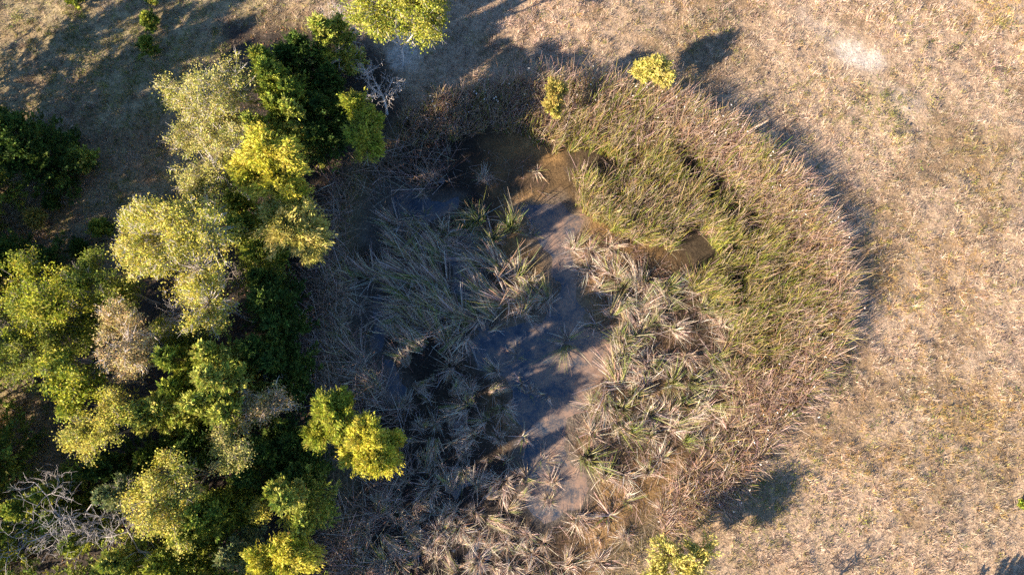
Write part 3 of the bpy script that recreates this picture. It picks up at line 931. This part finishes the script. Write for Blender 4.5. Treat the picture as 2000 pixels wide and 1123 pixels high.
def clump_geo(kind, r):
    """green blades and dry blades of one cattail clump, base at the origin"""
    gd, gg = Geo(), Geo()
    spec = {  # n dry, n green, tilt dry, tilt green, dry length, green length, base radius
        'dry': (230, 10, 0.66, 0.5, 1.3, 1.5, 0.30),
        'mixed': (185, 45, 0.62, 0.36, 1.25, 1.8, 0.32),
        'green': (80, 140, 0.6, 0.36, 1.0, 1.85, 0.33),
        'swept': (215, 30, 0.42, 0.30, 1.55, 1.85, 0.38),
        'tuft': (75, 9, 0.75, 0.5, 0.75, 0.95, 0.15),
        'star': (100, 100, 1.0, 0.95, 1.3, 1.6, 0.24),
    }[kind]
    nd, ng, td, tg, ld, lg, br = spec
    ba = r.random() * 6.283
    bias = A([math.cos(ba), math.sin(ba)]) * (r.uniform(0.4, 1.0) if kind in ('dry', 'mixed', 'tuft') else 0.0)
    for g, n, ti, le, pal, dry in ((gd, nd, td, ld, DRY, True), (gg, ng, tg, lg, GREEN, False)):
        nbun = max(5, n // 9)
        bi = r.integers(nbun, size=n)
        baz, btl, brr, bln = r.random(nbun) * 2 * math.pi, np.abs(r.normal(ti, 0.38, nbun)), np.sqrt(r.random(nbun)), r.uniform(0.6, 1.2, nbun)
        bj = r.normal(0, 0.30, (nbun, 3))
        az = baz[bi] + r.normal(0, 0.35, n)
        rr = br * np.clip(brr[bi] + r.normal(0, 0.12, n), 0, 1.2)
        P = np.stack([np.cos(az) * rr, np.sin(az) * rr, np.full(n, -0.06)], 1)
        a2 = (baz + r.normal(0, 1.1, nbun))[bi] + r.normal(0, 0.20, n)
        tl = np.abs(btl[bi] + r.normal(0, 0.14, n))
        D = np.stack([np.cos(a2) * np.sin(tl) + bias[0] * 0.6, np.sin(a2) * np.sin(tl) + bias[1] * 0.6, np.cos(tl) + 0.12], 1)
        D = norm(D)
        if kind == 'swept':
            D = norm(A([0.80, 0.0, 0.72]) * A([1, 1, 1.0 if dry else 1.25]) + bj[bi] + r.normal(0, 0.09, (n, 3)))
        le = le * bln[bi]
        L = le * r.uniform(0.5, 1.25, n)
        W = r.uniform(0.018, 0.042, n)
        c0 = jitter(pick(pal, n, r), 0.2, r)
        if dry:
            kd = norm(np.stack([np.cos(a2) + r.normal(0, 0.6, n), np.sin(a2) + r.normal(0, 0.6, n), r.normal(-0.25, 0.35, n)], 1))
            kk = np.where(r.random(n) < (0.15 if kind == 'swept' else 0.55), r.uniform(0.35, 0.75, n), 2.0)
            c1 = jitter(c0 * 1.05, 0.1, r)
            blades(g, P, D, L, W, r.uniform(0.05, 0.50, n), c0 * 0.8, c1, 4, kk, kd, r, 0.3)
        else:
            c1 = np.where(r.random((n, 1)) < 0.5, jitter(pick(DRY, n, r), 0.15, r), c0 * 1.15)
            blades(g, P, D, L, W, r.uniform(0.02, 0.25, n), c0 * 0.8, c1, 4, None, None, r, 0.15)
    for g in (gd, gg):      # blades lie on the ground rather than under it
        for v in g.V:
            low = v[:, 2] < 0.02
            v[low, 2] = np.maximum(v[low, 2], -0.06) * 0.5 + 0.02
    return gd, gg


PROTO = {}
cr = np.random.default_rng(51)
for kind, nvar in (('dry', 8), ('mixed', 7), ('green', 4), ('swept', 5), ('tuft', 5), ('star', 1)):
    for k in range(nvar):
        gd, gg = clump_geo(kind, cr)
        PROTO.setdefault(kind, []).append((gd, gg, {}))


def clump_mesh(kind, k, which):
    gd, gg, cache = PROTO[kind][k]
    if which not in cache:
        o = (gd if which == 'dry_blades' else gg).done(which, M_REED)
        cache[which] = o.data
        COL.objects.unlink(o)
        bpy.data.objects.remove(o)
    return cache[which]


CLUMPS = []


def clump(px, py, kind, scale=1.0, label=None, group=None, rot=None, zt=-0.4):
    p = at(px, py, zt)
    z = hz(p[0], p[1])[0]
    t = thing('cattail_clump', label, 'cattails', (p[0], p[1], z), group)
    t.rotation_euler = (0, 0, cr.random() * 6.283 if rot is None else rot)
    t.scale = (scale, scale, scale)
    k = cr.integers(len(PROTO[kind]))
    for which in ('dry_blades', 'green_blades'):
        c = bpy.data.objects.new(which, clump_mesh(kind, k, which))
        COL.objects.link(c)
        c.parent = t
    CLUMPS.append((px, py))
    return t


G_MID = 'cattails of the shaded middle island'
UPL = 2.6       # swept to the upper left
for (px, py, kind, sc, lab) in [
        (835, 342, 'dry', 0.62, 'dry tan tussock at the top of the open mud, left of its twin'),
        (942, 344, 'dry', 0.55, 'dry tan tussock on the brown mud, right of its twin'),
        (821, 374, 'tuft', 0.85, 'small grey tuft under the left of the two dry tussocks'),
        (1049, 330, 'tuft', 0.9, 'thin green tuft beside the sunlit orange mud strip'),
        (935, 425, 'green', 1.0, 'tall green clump at the top of the middle island'),
        (912, 440, 'green', 0.85, 'green clump with tan tips, left in the top green group'),
        (1000, 440, 'green', 1.0, 'green clump with sunlit yellow tips beside the open channel'),
        (960, 465, 'green', 0.9, 'leaning green clump, lowest of the top green group'),
        (800, 420, 'dry', 0.75, 'grey dry clump at the upper left of the middle island'),
        (826, 415, 'tuft', 1.0, 'slim tuft with one pale green curl in the upper left water'),
        (1043, 452, 'tuft', 0.9, 'little reddish tuft alone in the channel right of the green group'),
        (1070, 583, 'mixed', 0.85, 'yellow-tipped clump at the right tip of the middle island'),
        (1037, 552, 'mixed', 0.8, 'reddish green clump on the right shore of the middle island'),
        (1109, 668, 'star', 0.95, 'lone green clump in the open channel, grey blades on its left'),
        (1010, 696, 'tuft', 1.0, 'small pale dry tuft alone in the lower channel'),
        (1163, 633, 'tuft', 1.0, 'small green tuft with orange base at the right edge of the channel'),
        (1036, 768, 'tuft', 0.8, 'star-shaped pinkish tuft in the lower channel'),
        (1071, 770, 'tuft', 0.9, 'green sprout in the lower channel beside the pinkish tuft'),
        (1017, 748, 'tuft', 0.9, 'fallen pale tuft lying in the water above the pinkish tuft'),
        (949, 645, 'tuft', 1.3, 'dry grey tuft under the middle island, by open water'),
        (881, 714, 'dry', 0.85, 'star-shaped grey clump below the middle island'),
        (970, 722, 'mixed', 0.65, 'small clump with a yellow blade left of the lower channel'),
        (1149, 894, 'green', 1.05, 'large spiky green clump at the lower right shore of the channel'),
        (1184, 930, 'mixed', 0.8, 'drooping tan clump right below the large spiky green one'),
        (1222, 930, 'dry', 0.75, 'bright dry clump on the lower mud, right of the spiky green one'),
        (1081, 947, 'dry', 0.7, 'dry clump standing in the lowest pool, upper of two'),
        (1074, 978, 'mixed', 0.55, 'dry clump standing in the lowest pool, lower of two'),
        (1062, 900, 'tuft', 1.1, 'flat grey tuft in the water above the lowest pool'),
        (1027, 937, 'tuft', 1.3, 'grey tuft at the left edge of the lowest pool'),
        (1128, 1014, 'dry', 0.8, 'bright straw-coloured clump at the bottom of the lowest pool'),
        (1190, 1012, 'tuft', 1.5, 'thin green spray on the sunlit bottom mud'),
        (1024, 855, 'tuft', 1.2, 'dry bent tuft on the left shore of the lower channel'),
        (1159, 848, 'dry', 0.75, 'spiky straw clump above the large spiky green one'),
        (1159, 797, 'star', 0.7, 'flattened green and straw clump on the right shore of the channel'),
        (1122, 480, 'mixed', 0.7, 'drooping tan clump at the left end of the right shore row'),
        (1156, 486, 'dry', 0.8, 'upright tan clump in the middle of the right shore row'),
        (1197, 482, 'dry', 0.85, 'cone-shaped tan clump at the right end of the right shore row'),
        (1150, 524, 'dry', 0.8, 'grey tan clump just below the right shore row'),
        (1200, 534, 'mixed', 0.75, 'upright yellow clump below the dark mud pocket'),
        (1250, 560, 'swept', 0.9, 'arching green clump at the foot of the dark mud pocket'),
        (1215, 588, 'swept', 1.0, 'pale straw clump combed to one side on the right shore'),
        (1168, 566, 'mixed', 0.7, 'dark green small clump on the shore right of the channel'),
        (1280, 605, 'dry', 1.0, 'tall bleached straw clump beside a dark hole'),
        (1305, 560, 'green', 1.0, 'wide arching yellow-green clump right of the dark mud pocket'),
        (1222, 690, 'mixed', 1.0, 'yellow-green clump overhanging the right shore'),
        (1262, 700, 'dry', 1.0, 'pinkish straw mound right of the overhanging yellow-green clump'),
        (1213, 745, 'swept', 1.1, 'large bright straw mound on the right shore'),
        (1260, 748, 'dry', 0.95, 'upright straw clump right of the large bright mound'),
        (1400, 700, 'green', 0.8, 'fan of long green blades beside the right dark pool'),
        ]:
    rot = UPL if kind == 'swept' and px < 1150 else None
    clump(px, py, kind, sc, lab, None, rot)

def poisson(poly, dmin, avoid, n, r, soft=0.9):
    P = A(poly, float)
    lo, hi = P.min(0), P.max(0)
    out = []
    for _ in range(n):
        q = lo + (hi - lo) * r.random(2)
        if sdist(q[None], P)[0] < 0:
            continue
        dm = dmin * r.uniform(soft, 1.25)
        if all((q[0] - a[0]) ** 2 + (q[1] - a[1]) ** 2 > dm * dm for a in out) and all((q[0] - a[0]) ** 2 + (q[1] - a[1]) ** 2 > (dm * 0.8) ** 2 for a in avoid):
            out.append(tuple(q))
    return out


ORD = ['top', 'second', 'third', 'fourth', 'fifth', 'sixth', 'seventh', 'eighth', 'ninth', 'tenth', 'eleventh', 'twelfth', 'thirteenth', 'fourteenth', 'fifteenth', 'sixteenth', 'seventeenth', 'eighteenth']


def rows(pts, band):
    """row and place words for each point: rows counted downwards in the photograph, places from the left"""
    ys_ = A([p[1] for p in pts])
    b = ((ys_ - ys_.min()) / band).astype(int)
    used = sorted(set(b))
    out = [None] * len(pts)
    for k, q in enumerate(used):
        idx = sorted([i for i in range(len(pts)) if b[i] == q], key=lambda i: pts[i][0])
        for m, i in enumerate(idx):
            out[i] = '%s row down, %s from its left end' % (ORD[k], ORD[m] if m else 'first')
    return out


pr = np.random.default_rng(77)
# the matted middle island
ISLE = [(818, 450, 'mixed', .85), (866, 452, 'mixed', .9), (845, 480, 'dry', .8), (871, 495, 'swept', .95), (822, 505, 'swept', .95), (800, 535, 'swept', 1.),
                           (833, 553, 'swept', 1.1), (945, 507, 'swept', 1.), (985, 520, 'swept', .95), (1010, 535, 'mixed', .85), (951, 571, 'swept', 1.),
                           (990, 590, 'swept', .95), (1020, 608, 'mixed', .8), (773, 600, 'dry', .8), (803, 592, 'swept', 1.), (858, 600, 'swept', 1.1), (821, 630, 'swept', .95),
                           (899, 620, 'swept', 1.), (908, 648, 'mixed', .9), (775, 655, 'swept', .8), (823, 672, 'swept', .9), (725, 542, 'swept', .9), (792, 706, 'swept', .7),
                           (868, 560, 'swept', 1.), (880, 585, 'swept', .9), (850, 640, 'swept', .95), (790, 565, 'swept', .9), (965, 610, 'swept', .8), (870, 665, 'mixed', .8),
                           (760, 545, 'swept', .85), (845, 525, 'swept', .9)]
pi_ = np.random.default_rng(12)
ISLE += [(q[0], q[1], pi_.choice(['swept', 'swept', 'mixed', 'dry']), pi_.uniform(0.65, 0.95)) for q in poisson(
    [(770, 430), (860, 420), (900, 480), (1000, 500), (1050, 560), (1050, 600), (960, 640), (900, 690), (810, 700), (765, 640), (780, 560)], 40, [p[:2] for p in ISLE] + CLUMPS, 900, pi_)]
for (px, py, kind, sc), w in zip(ISLE, rows(ISLE, 32)):
    clump(px, py, kind, sc * 1.12, 'combed clump of the middle island, ' + w, G_MID, UPL + cr.normal(0, 0.25))
LBANK = [(690, 548, 'swept', .9), (665, 578, 'dry', .9), (695, 590, 'dry', .7), (648, 560, 'dry', .8), (655, 640, 'dry', .8), (680, 665, 'swept', .9), (700, 700, 'swept', 1.),
                           (725, 735, 'swept', .95), (690, 720, 'dry', .8), (740, 760, 'swept', .8), (650, 690, 'dry', .7), (715, 770, 'dry', .7), (712, 650, 'tuft', 1.)]
for (px, py, kind, sc), w in zip(LBANK, rows(LBANK, 40)):
    clump(px, py, kind, sc, 'collapsed clump on the left bank, ' + w, 'collapsed cattails on the left bank', 2.5 + cr.normal(0, 0.3))


BOTTOM = [(790, 730), (870, 740), (990, 760), (1010, 830), (1010, 920), (1020, 1000), (1060, 1050), (1130, 1090), (1100, 1150), (680, 1150), (670, 1080), (735, 1000), (790, 940), (800, 860), (780, 790)]
pts = poisson(BOTTOM, 31, CLUMPS, 4000, pr)
for (px, py), w in zip(pts, rows(pts, 34)):
    kind = pr.choice(['dry', 'dry', 'dry', 'mixed', 'swept', 'tuft'])
    clump(px, py, kind, pr.uniform(0.45, 0.85), 'spiky clump of the bottom left reeds, ' + w, 'spiky dry reeds at the bottom')
RIGHT = [(1180, 590), (1240, 540), (1320, 550), (1400, 560), (1430, 640), (1440, 740), (1440, 830), (1360, 880), (1290, 900), (1250, 870), (1200, 830), (1180, 780), (1200, 660)]
HOLES = [(1240, 520), (1270, 510), (1350, 660), (1375, 690), (1360, 640), (1395, 665), (1300, 775), (1310, 870), (1250, 890), (1280, 660), (1330, 600)]
pts = poisson(RIGHT, 33, CLUMPS + HOLES, 4000, pr)
for (px, py), w in zip(pts, rows(pts, 42)):
    kind = pr.choice(['dry', 'dry', 'mixed', 'mixed', 'green', 'swept'])
    clump(px, py, kind, pr.uniform(0.7, 1.0), 'sunlit clump right of the channel, ' + w, 'sunlit clumps right of the channel')
LOWR = [(1200, 960), (1300, 900), (1380, 930), (1300, 1000), (1240, 1060), (1200, 1123), (1110, 1123), (1150, 1080)]
pts = poisson(LOWR, 50, CLUMPS, 2500, pr)
for (px, py), w in zip(pts, rows(pts, 45)):
    clump(px, py, pr.choice(['dry', 'dry', 'tuft', 'mixed']), pr.uniform(0.55, 0.8), 'thin clump on the bottom mud, ' + w, 'thin clumps on the bottom mud')

# ------------------------------------------------------------------ the dense cattail bed (stuff)
br = np.random.default_rng(31)
lo, hi = BED.min(0), BED.max(0)
C0 = lo + (hi - lo) * br.random((11500, 2))
dB = sdist(C0, BED)
keep = (dB > 0.0)
C0, dB = C0[keep], dB[keep]
# natural openings where older reeds lodged
op = fbm(C0[:, 0], C0[:, 1], 2.2, 2)
keep = (op > 0.435 - 0.25 * sstep(2.2, 0.8, sdist(C0, POND)) - 0.08 * sstep(at(1400, 640)[1], at(1400, 800)[1], C0[:, 1])) | (blob(C0[:, 0], C0[:, 1], 1500, 655, 75, 45) > 0.4)
for hx, hy, hr in [(1432, 408, 26), (1470, 440, 30), (1425, 470, 18), (1235, 320, 20), (1130, 300, 16), (1330, 360, 14), (1395, 310, 14)]:
    keep &= blob(C0[:, 0], C0[:, 1], hx, hy + 8, hr) < 0.55
C0, dB, op = C0[keep], dB[keep], op[keep]
gb = Geo()
nbl = 18
n = len(C0) * nbl
Q = np.repeat(C0, nbl, 0) + br.normal(0, 0.08, (n, 2))
site = np.repeat(np.arange(len(C0)), nbl)
slean = br.normal(0, 0.09, (len(C0), 2))
sdry = br.normal(0, 0.22, len(C0))
sh = br.uniform(0.66, 1.06, len(C0))
dQ = sdist(Q, POND)
rim = sstep(3.4, 1.2, dQ) * (0.6 + 0.7 * fbm(Q[:, 0], Q[:, 1], 3.0, 4))       # outer ring is drier
south = sstep(at(1400, 640)[1], at(1400, 860)[1], Q[:, 1])
topw = sstep(at(1100, 300)[0], at(850, 300)[0], Q[:, 0])
dryp = np.clip(0.24 + 0.62 * rim + 0.34 * south + 0.9 * (fbm(Q[:, 0], Q[:, 1], 1.6, 6) - 0.5) + sdry[site], 0.04, 0.96)
isdry = br.random(n) < dryp
BEDDRY = A([[0.47, 0.34, 0.28], [0.36, 0.24, 0.20], [0.58, 0.45, 0.37], [0.42, 0.25, 0.12], [0.27, 0.18, 0.16], [0.48, 0.36, 0.18]])
BEDGRN = A([[0.18, 0.22, 0.03], [0.28, 0.31, 0.045], [0.09, 0.13, 0.02], [0.40, 0.39, 0.08], [0.34, 0.29, 0.07]])
c0 = np.where(isdry[:, None], pick(BEDDRY, n, br), pick(BEDGRN, n, br))
c0 = jitter(c0, 0.18, br)
c1 = np.where((br.random(n) < 0.45)[:, None], jitter(pick(BEDDRY, n, br), 0.15, br), c0 * 1.1)
z = hz(Q[:, 0], Q[:, 1])
P = np.stack([Q[:, 0], Q[:, 1], z - 0.05], 1)
az = br.random(n) * 2 * math.pi
tl = np.abs(br.normal(0.14, 0.12, n)) + 0.16 * isdry * br.random(n) + 0.35 * south * br.random(n)
D = norm(np.stack([np.cos(az) * np.sin(tl) + 0.07 + slean[site, 0], np.sin(az) * np.sin(tl) + 0.05 + slean[site, 1], np.cos(tl)], 1))
tallf = (0.92 + 0.25 * fbm(Q[:, 0], Q[:, 1], 1.8, 7)) * (1 - 0.25 * south) * (1 - 0.30 * topw) * sh[site]
L = 1.95 * tallf * br.uniform(0.55, 1.15, n)
blades(gb, P, D, L, br.uniform(0.020, 0.038, n), br.uniform(0.02, 0.16, n) + 0.22 * isdry * br.random(n), c0 * 0.9, c1, 3, None, None, br, 0.2)
bed = gb.done('cattail_bed', M_REED)
bed['kind'] = 'stuff'
bed['label'] = 'dense crescent of green and rusty cattail reeds around the right side of the pond'

# white seed fluff on the reed rim
gs = Geo()
m = (dQ < 1.3) & (br.random(n) < 0.012)
tipp = P[m] + D[m] * (L[m] * 0.92)[:, None]
leaves(gs, tipp, crown_dirs(len(tipp), br, 0.8), rdirs(len(tipp), br), np.full(len(tipp), 0.13), np.full(len(tipp), 0.05), np.tile(A([0.7, 0.66, 0.6]), (len(tipp), 1)))
fl = gs.done('seed_fluff', M_REED)
fl['kind'] = 'stuff'
fl['label'] = 'white cattail seed fluff along the outer rim of the reeds'

# ------------------------------------------------------------------ fallen stalks and litter on the mud and the bank (stuff)
gl_ = Geo()
lr = np.random.default_rng(88)
zone = poly_world([(600, 480), (700, 330), (800, 290), (1000, 290), (1150, 430), (1420, 560), (1430, 850), (1330, 1000), (1200, 1140), (660, 1140), (590, 800), (580, 620)], -0.5)
lo, hi = zone.min(0), zone.max(0)
Q = lo + (hi - lo) * lr.random((26000, 2))
dz = sdist(Q, zone)
dch = np.max([sdist(Q, c) for c in CHAN], 0)
ok = (dz > 0) & (lr.random(len(Q)) < np.where(dch > 0.1, 0.05, np.where(Q[:, 0] < at(1080, 500)[0], 0.18, 0.9)))
Q = Q[ok]
bankL = poly_world([(650, 340), (700, 380), (680, 480), (700, 540), (690, 640), (760, 740), (750, 810), (640, 800), (590, 720), (590, 600), (640, 480)], -0.3)
extra = bankL.min(0) + (bankL.max(0) - bankL.min(0)) * lr.random((3400, 2))
extra = extra[sdist(extra, bankL) > 0]
bank2 = poly_world([(780, 790), (810, 930), (760, 1010), (700, 1140), (640, 1140), (655, 980), (720, 960), (790, 900), (760, 800)], -0.4)
ex2 = bank2.min(0) + (bank2.max(0) - bank2.min(0)) * lr.random((2600, 2))
bank3 = poly_world([(700, 330), (800, 280), (900, 285), (860, 370), (780, 380), (720, 400)], -0.5)
ex3 = bank3.min(0) + (bank3.max(0) - bank3.min(0)) * lr.random((900, 2))
extra = np.concatenate([extra, ex2[sdist(ex2, bank2) > 0], ex3[sdist(ex3, bank3) > 0]])
n1, n2 = len(Q), len(extra)
Q = np.concatenate([Q, extra])
n = n1 + n2
az = lr.random(n) * 2 * math.pi
az[n1:] = 2.35 + lr.normal(0, 1.1, n2)
z = np.maximum(hz(Q[:, 0], Q[:, 1]), WL) + 0.015 + np.where(np.arange(n) >= n1, lr.random(n) * 0.35, lr.random(n) * 0.05)
D = np.stack([np.cos(az), np.sin(az), lr.normal(0.05, 0.06, n) + np.where(np.arange(n) >= n1, np.abs(lr.normal(0, 0.35, n)), 0)], 1)
L = lr.uniform(0.15, 0.8, n)
L[n1:] = lr.uniform(0.5, 2.0, n2)
c = jitter(pick(DRY, n, lr) * np.where(np.arange(n) < n1, 0.55, 0.62)[:, None] * A([1.0, 0.93, 0.95]), 0.25, lr)
blades(gl_, np.stack([Q[:, 0], Q[:, 1], z], 1), norm(D), L, np.where(np.arange(n) >= n1, lr.uniform(0.014, 0.028, n), lr.uniform(0.010, 0.022, n)), np.zeros(n), c, c, 1, None, None, lr, 0.5)
lit = gl_.done('reed_litter', M_REED)
lit['kind'] = 'stuff'
lit['label'] = 'fallen reed stalks and litter strewn over the mud and bank'

# leaf litter under the grove
gl2 = Geo()
lo, hi = BANKW.min(0), BANKW.max(0)
Q = lo + (hi - lo) * lr.random((26000, 2))
Q = Q[sdist(Q, BANKW) > 0.1]
n = len(Q)
P = np.stack([Q[:, 0], Q[:, 1], hz(Q[:, 0], Q[:, 1]) + 0.02], 1)
leaves(gl2, P, crown_dirs(n, lr, 1.5), rdirs(n, lr), lr.uniform(0.05, 0.14, n), lr.uniform(0.04, 0.08, n), jitter(pick([(0.16, 0.09, 0.05), (0.10, 0.06, 0.04), (0.24, 0.14, 0.08), (0.07, 0.06, 0.03)], n, lr), 0.2, lr))
lf = gl2.done('leaf_litter', M_GRASS)
lf['kind'] = 'stuff'
lf['label'] = 'brown leaf litter on the ground under the grove'

# ------------------------------------------------------------------ field grass (stuff)
gg_ = Geo()
fr = np.random.default_rng(5)
NT = 150000
Q = np.stack([fr.uniform(-33, 33, NT), fr.uniform(-15.5, 25.5, NT)], 1)
d = sdist(Q, POND)
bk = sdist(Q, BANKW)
bare = np.zeros(NT)
for b in BARE:
    bare = np.maximum(bare, blob(Q[:, 0], Q[:, 1], *b[:5]) * b[5])
p = np.where(d > 0.9, 0, 1.0) * np.where(bk > 0.3, 0.13, 1.0) * np.clip(1 - 1.35 * bare * (0.4 + 1.2 * fbm(Q[:, 0], Q[:, 1], 0.9, 2)), 0.14, 1)
p *= 0.75 + 0.5 * fbm(Q[:, 0], Q[:, 1], 0.8, 3)
ok = fr.random(NT) < p
Q, d, bk, bare = Q[ok], d[ok], bk[ok], bare[ok]
nt_ = len(Q)
x, y = Q[:, 0], Q[:, 1]
lw = sstep(at(720, 300)[0], at(380, 300)[0], x)
lump = fbm(x, y, 0.42, 4)
tone = fbm(x, y, 2.6, 0)
weed = fbm(x, y, 1.1, 6)
TAN = A([[0.46, 0.35, 0.255], [0.53, 0.41, 0.305], [0.38, 0.28, 0.20], [0.58, 0.465, 0.35]])
BRN = A([[0.20, 0.135, 0.10], [0.26, 0.17, 0.11], [0.15, 0.11, 0.09]])
OCH = A([[0.44, 0.28, 0.09], [0.38, 0.25, 0.10], [0.48, 0.33, 0.12]])
OLV = A([[0.38, 0.33, 0.11], [0.30, 0.28, 0.08], [0.44, 0.37, 0.14], [0.18, 0.20, 0.05]])
pb_ = np.clip(0.18 + 1.1 * (0.5 - lump) + 0.9 * (fbm(x, y, 1.6, 1) - 0.5), 0.03, 0.7)
och = np.maximum.reduce([blob(x, y, 1950, 15, 70, 40), blob(x, y, 1860, 830, 120, 80) * 1.0, blob(x, y, 1800, 560, 160, 90) * 0.6, blob(x, y, 1720, 900, 150, 90) * 0.6, blob(x, y, 1900, 330, 90, 60) * 0.4])
po = np.clip(0.05 + 0.75 * och + 0.5 * (tone - 0.58), 0, 0.8)
grn = np.maximum.reduce([blob(x, y, 1740, 210, 75, 60) * 0.6, blob(x, y, 1490, 960, 90, 60) * 0.9, blob(x, y, 1640, 660, 20, 60) * 0.8, blob(x, y, 1480, 270, 110, 25, -0.6) * 0.7,
                         blob(x, y, 1920, 280, 50, 40) * 0.4, blob(x, y, 1960, 40, 25, 20) * 0.5, blob(x, y, 260, 130, 90, 90) * 0.3])
pg = np.clip(0.05 + 0.30 * lw * sstep(0.3, 0.7, weed) * 1.5 + 0.8 * grn + 0.15 * sstep(-1.2, 0.2, d) + 0.3 * sstep(0.62, 0.75, weed), 0, 0.9)
u = fr.random(nt_)
tc_ = pick(TAN, nt_, fr)
tc_ = np.where((fr.random(nt_) < pb_)[:, None], pick(BRN, nt_, fr), tc_)
tc_ = np.where((fr.random(nt_) < po)[:, None], pick(OCH, nt_, fr), tc_)
tc_ = np.where((fr.random(nt_) < pg)[:, None], pick(OLV, nt_, fr), tc_)
broad = fbm(x, y, 7.0, 5)
tc_ = tc_ * (0.42 + 0.50 * tone + 0.60 * broad)[:, None]
tc_ = tc_ * (1 + (broad - 0.5)[:, None] * A([0.10, -0.02, 0.10]))
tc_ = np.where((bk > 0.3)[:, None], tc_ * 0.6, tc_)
hgt = (0.08 + 0.22 * sstep(0.38, 0.68, lump)) * (0.8 + 0.5 * tone) * np.clip(1 - 0.7 * bare, 0.3, 1)
nb = 7
n = nt_ * nb
az = fr.random(n) * 2 * math.pi
tl = np.abs(fr.normal(0.75, 0.35, n))
D = np.stack([np.cos(az) * np.sin(tl), np.sin(az) * np.sin(tl), np.abs(np.cos(tl)) + 0.08], 1)
D = norm(D + A([0.10, 0.06, 0]))
Qb = np.repeat(Q, nb, 0) + fr.normal(0, 0.05, (n, 2))
P = np.stack([Qb[:, 0], Qb[:, 1], hz(Qb[:, 0], Qb[:, 1]) - 0.01], 1)
L = np.repeat(hgt, nb) * fr.uniform(0.6, 1.5, n)
W = fr.uniform(0.010, 0.028, n)
side = norm(np.cross(D, rdirs(n, fr))) * W[:, None]
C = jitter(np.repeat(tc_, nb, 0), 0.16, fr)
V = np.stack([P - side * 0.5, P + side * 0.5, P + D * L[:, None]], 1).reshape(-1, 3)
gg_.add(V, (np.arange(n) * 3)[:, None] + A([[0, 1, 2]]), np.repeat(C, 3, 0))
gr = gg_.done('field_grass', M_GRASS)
gr['kind'] = 'stuff'
gr['label'] = 'dry tan and olive grass and weeds covering the field'

# ------------------------------------------------------------------ low leafy weeds in the field (stuff)
gw = Geo()
NW = 14000
Q = np.stack([fr.uniform(-33, 33, NW), fr.uniform(-15.5, 25.5, NW)], 1)
x, y = Q[:, 0], Q[:, 1]
d = sdist(Q, POND)
bk = sdist(Q, BANKW)
lw = sstep(at(720, 300)[0], at(380, 300)[0], x)
grn = np.maximum.reduce([blob(x, y, 1740, 210, 75, 60), blob(x, y, 1490, 950, 80, 60) * 1.3, blob(x, y, 1640, 660, 22, 70), blob(x, y, 1480, 270, 120, 25, -0.6), blob(x, y, 1860, 850, 90, 60) * 0.7,
                         blob(x, y, 1960, 40, 25, 20), blob(x, y, 260, 130, 110, 110) * 0.7, blob(x, y, 1400, 60, 80, 50) * 0.5])
wn_ = fbm(x, y, 1.3, 6)
p = 0.06 + 0.40 * lw * sstep(0.35, 0.65, wn_) + 0.55 * grn + 0.5 * np.exp(-((d + 0.5) / 0.6) ** 2) + 0.25 * sstep(0.58, 0.72, wn_)
ok = (fr.random(NW) < p) & (d < 0.6) & (bk < 0.2)
Q, lw, grn = Q[ok], lw[ok], grn[ok]
nw = len(Q)
nlf = 20
hh = fr.uniform(0.10, 0.32, nw)
PW = np.repeat(np.stack([Q[:, 0], Q[:, 1], hz(Q[:, 0], Q[:, 1])], 1), nlf, 0)
sp = np.repeat(fr.uniform(0.08, 0.20, nw), nlf)
PW = PW + fr.normal(size=PW.shape) * sp[:, None] * A([1, 1, 0])
PW[:, 2] += np.repeat(hh, nlf) * fr.random(nw * nlf) + 0.02
WC = np.where((fr.random(nw) < 0.35 + 0.4 * lw + 0.5 * grn)[:, None], pick([(0.10, 0.14, 0.03), (0.16, 0.19, 0.04), (0.26, 0.26, 0.06), (0.07, 0.10, 0.03)], nw, fr), pick([(0.22, 0.15, 0.11), (0.30, 0.22, 0.10), (0.16, 0.12, 0.10), (0.40, 0.30, 0.12)], nw, fr))
ll = fr.uniform(0.05, 0.12, nw * nlf)
leaves(gw, PW, crown_dirs(nw * nlf, fr, 0.4), rdirs(nw * nlf, fr), ll, ll * 0.5, jitter(np.repeat(WC, nlf, 0), 0.18, fr))
we = gw.done('field_weeds', M_LEAF)
we['kind'] = 'stuff'
we['label'] = 'low green and brown leafy weeds scattered through the dry field'
print('tufts', nt_, 'clumps', len(CLUMPS), 'triangles', sum(sum(1 for p in m.polygons) * (1 if m.name.startswith('field_grass') else 2) for m in bpy.data.meshes))
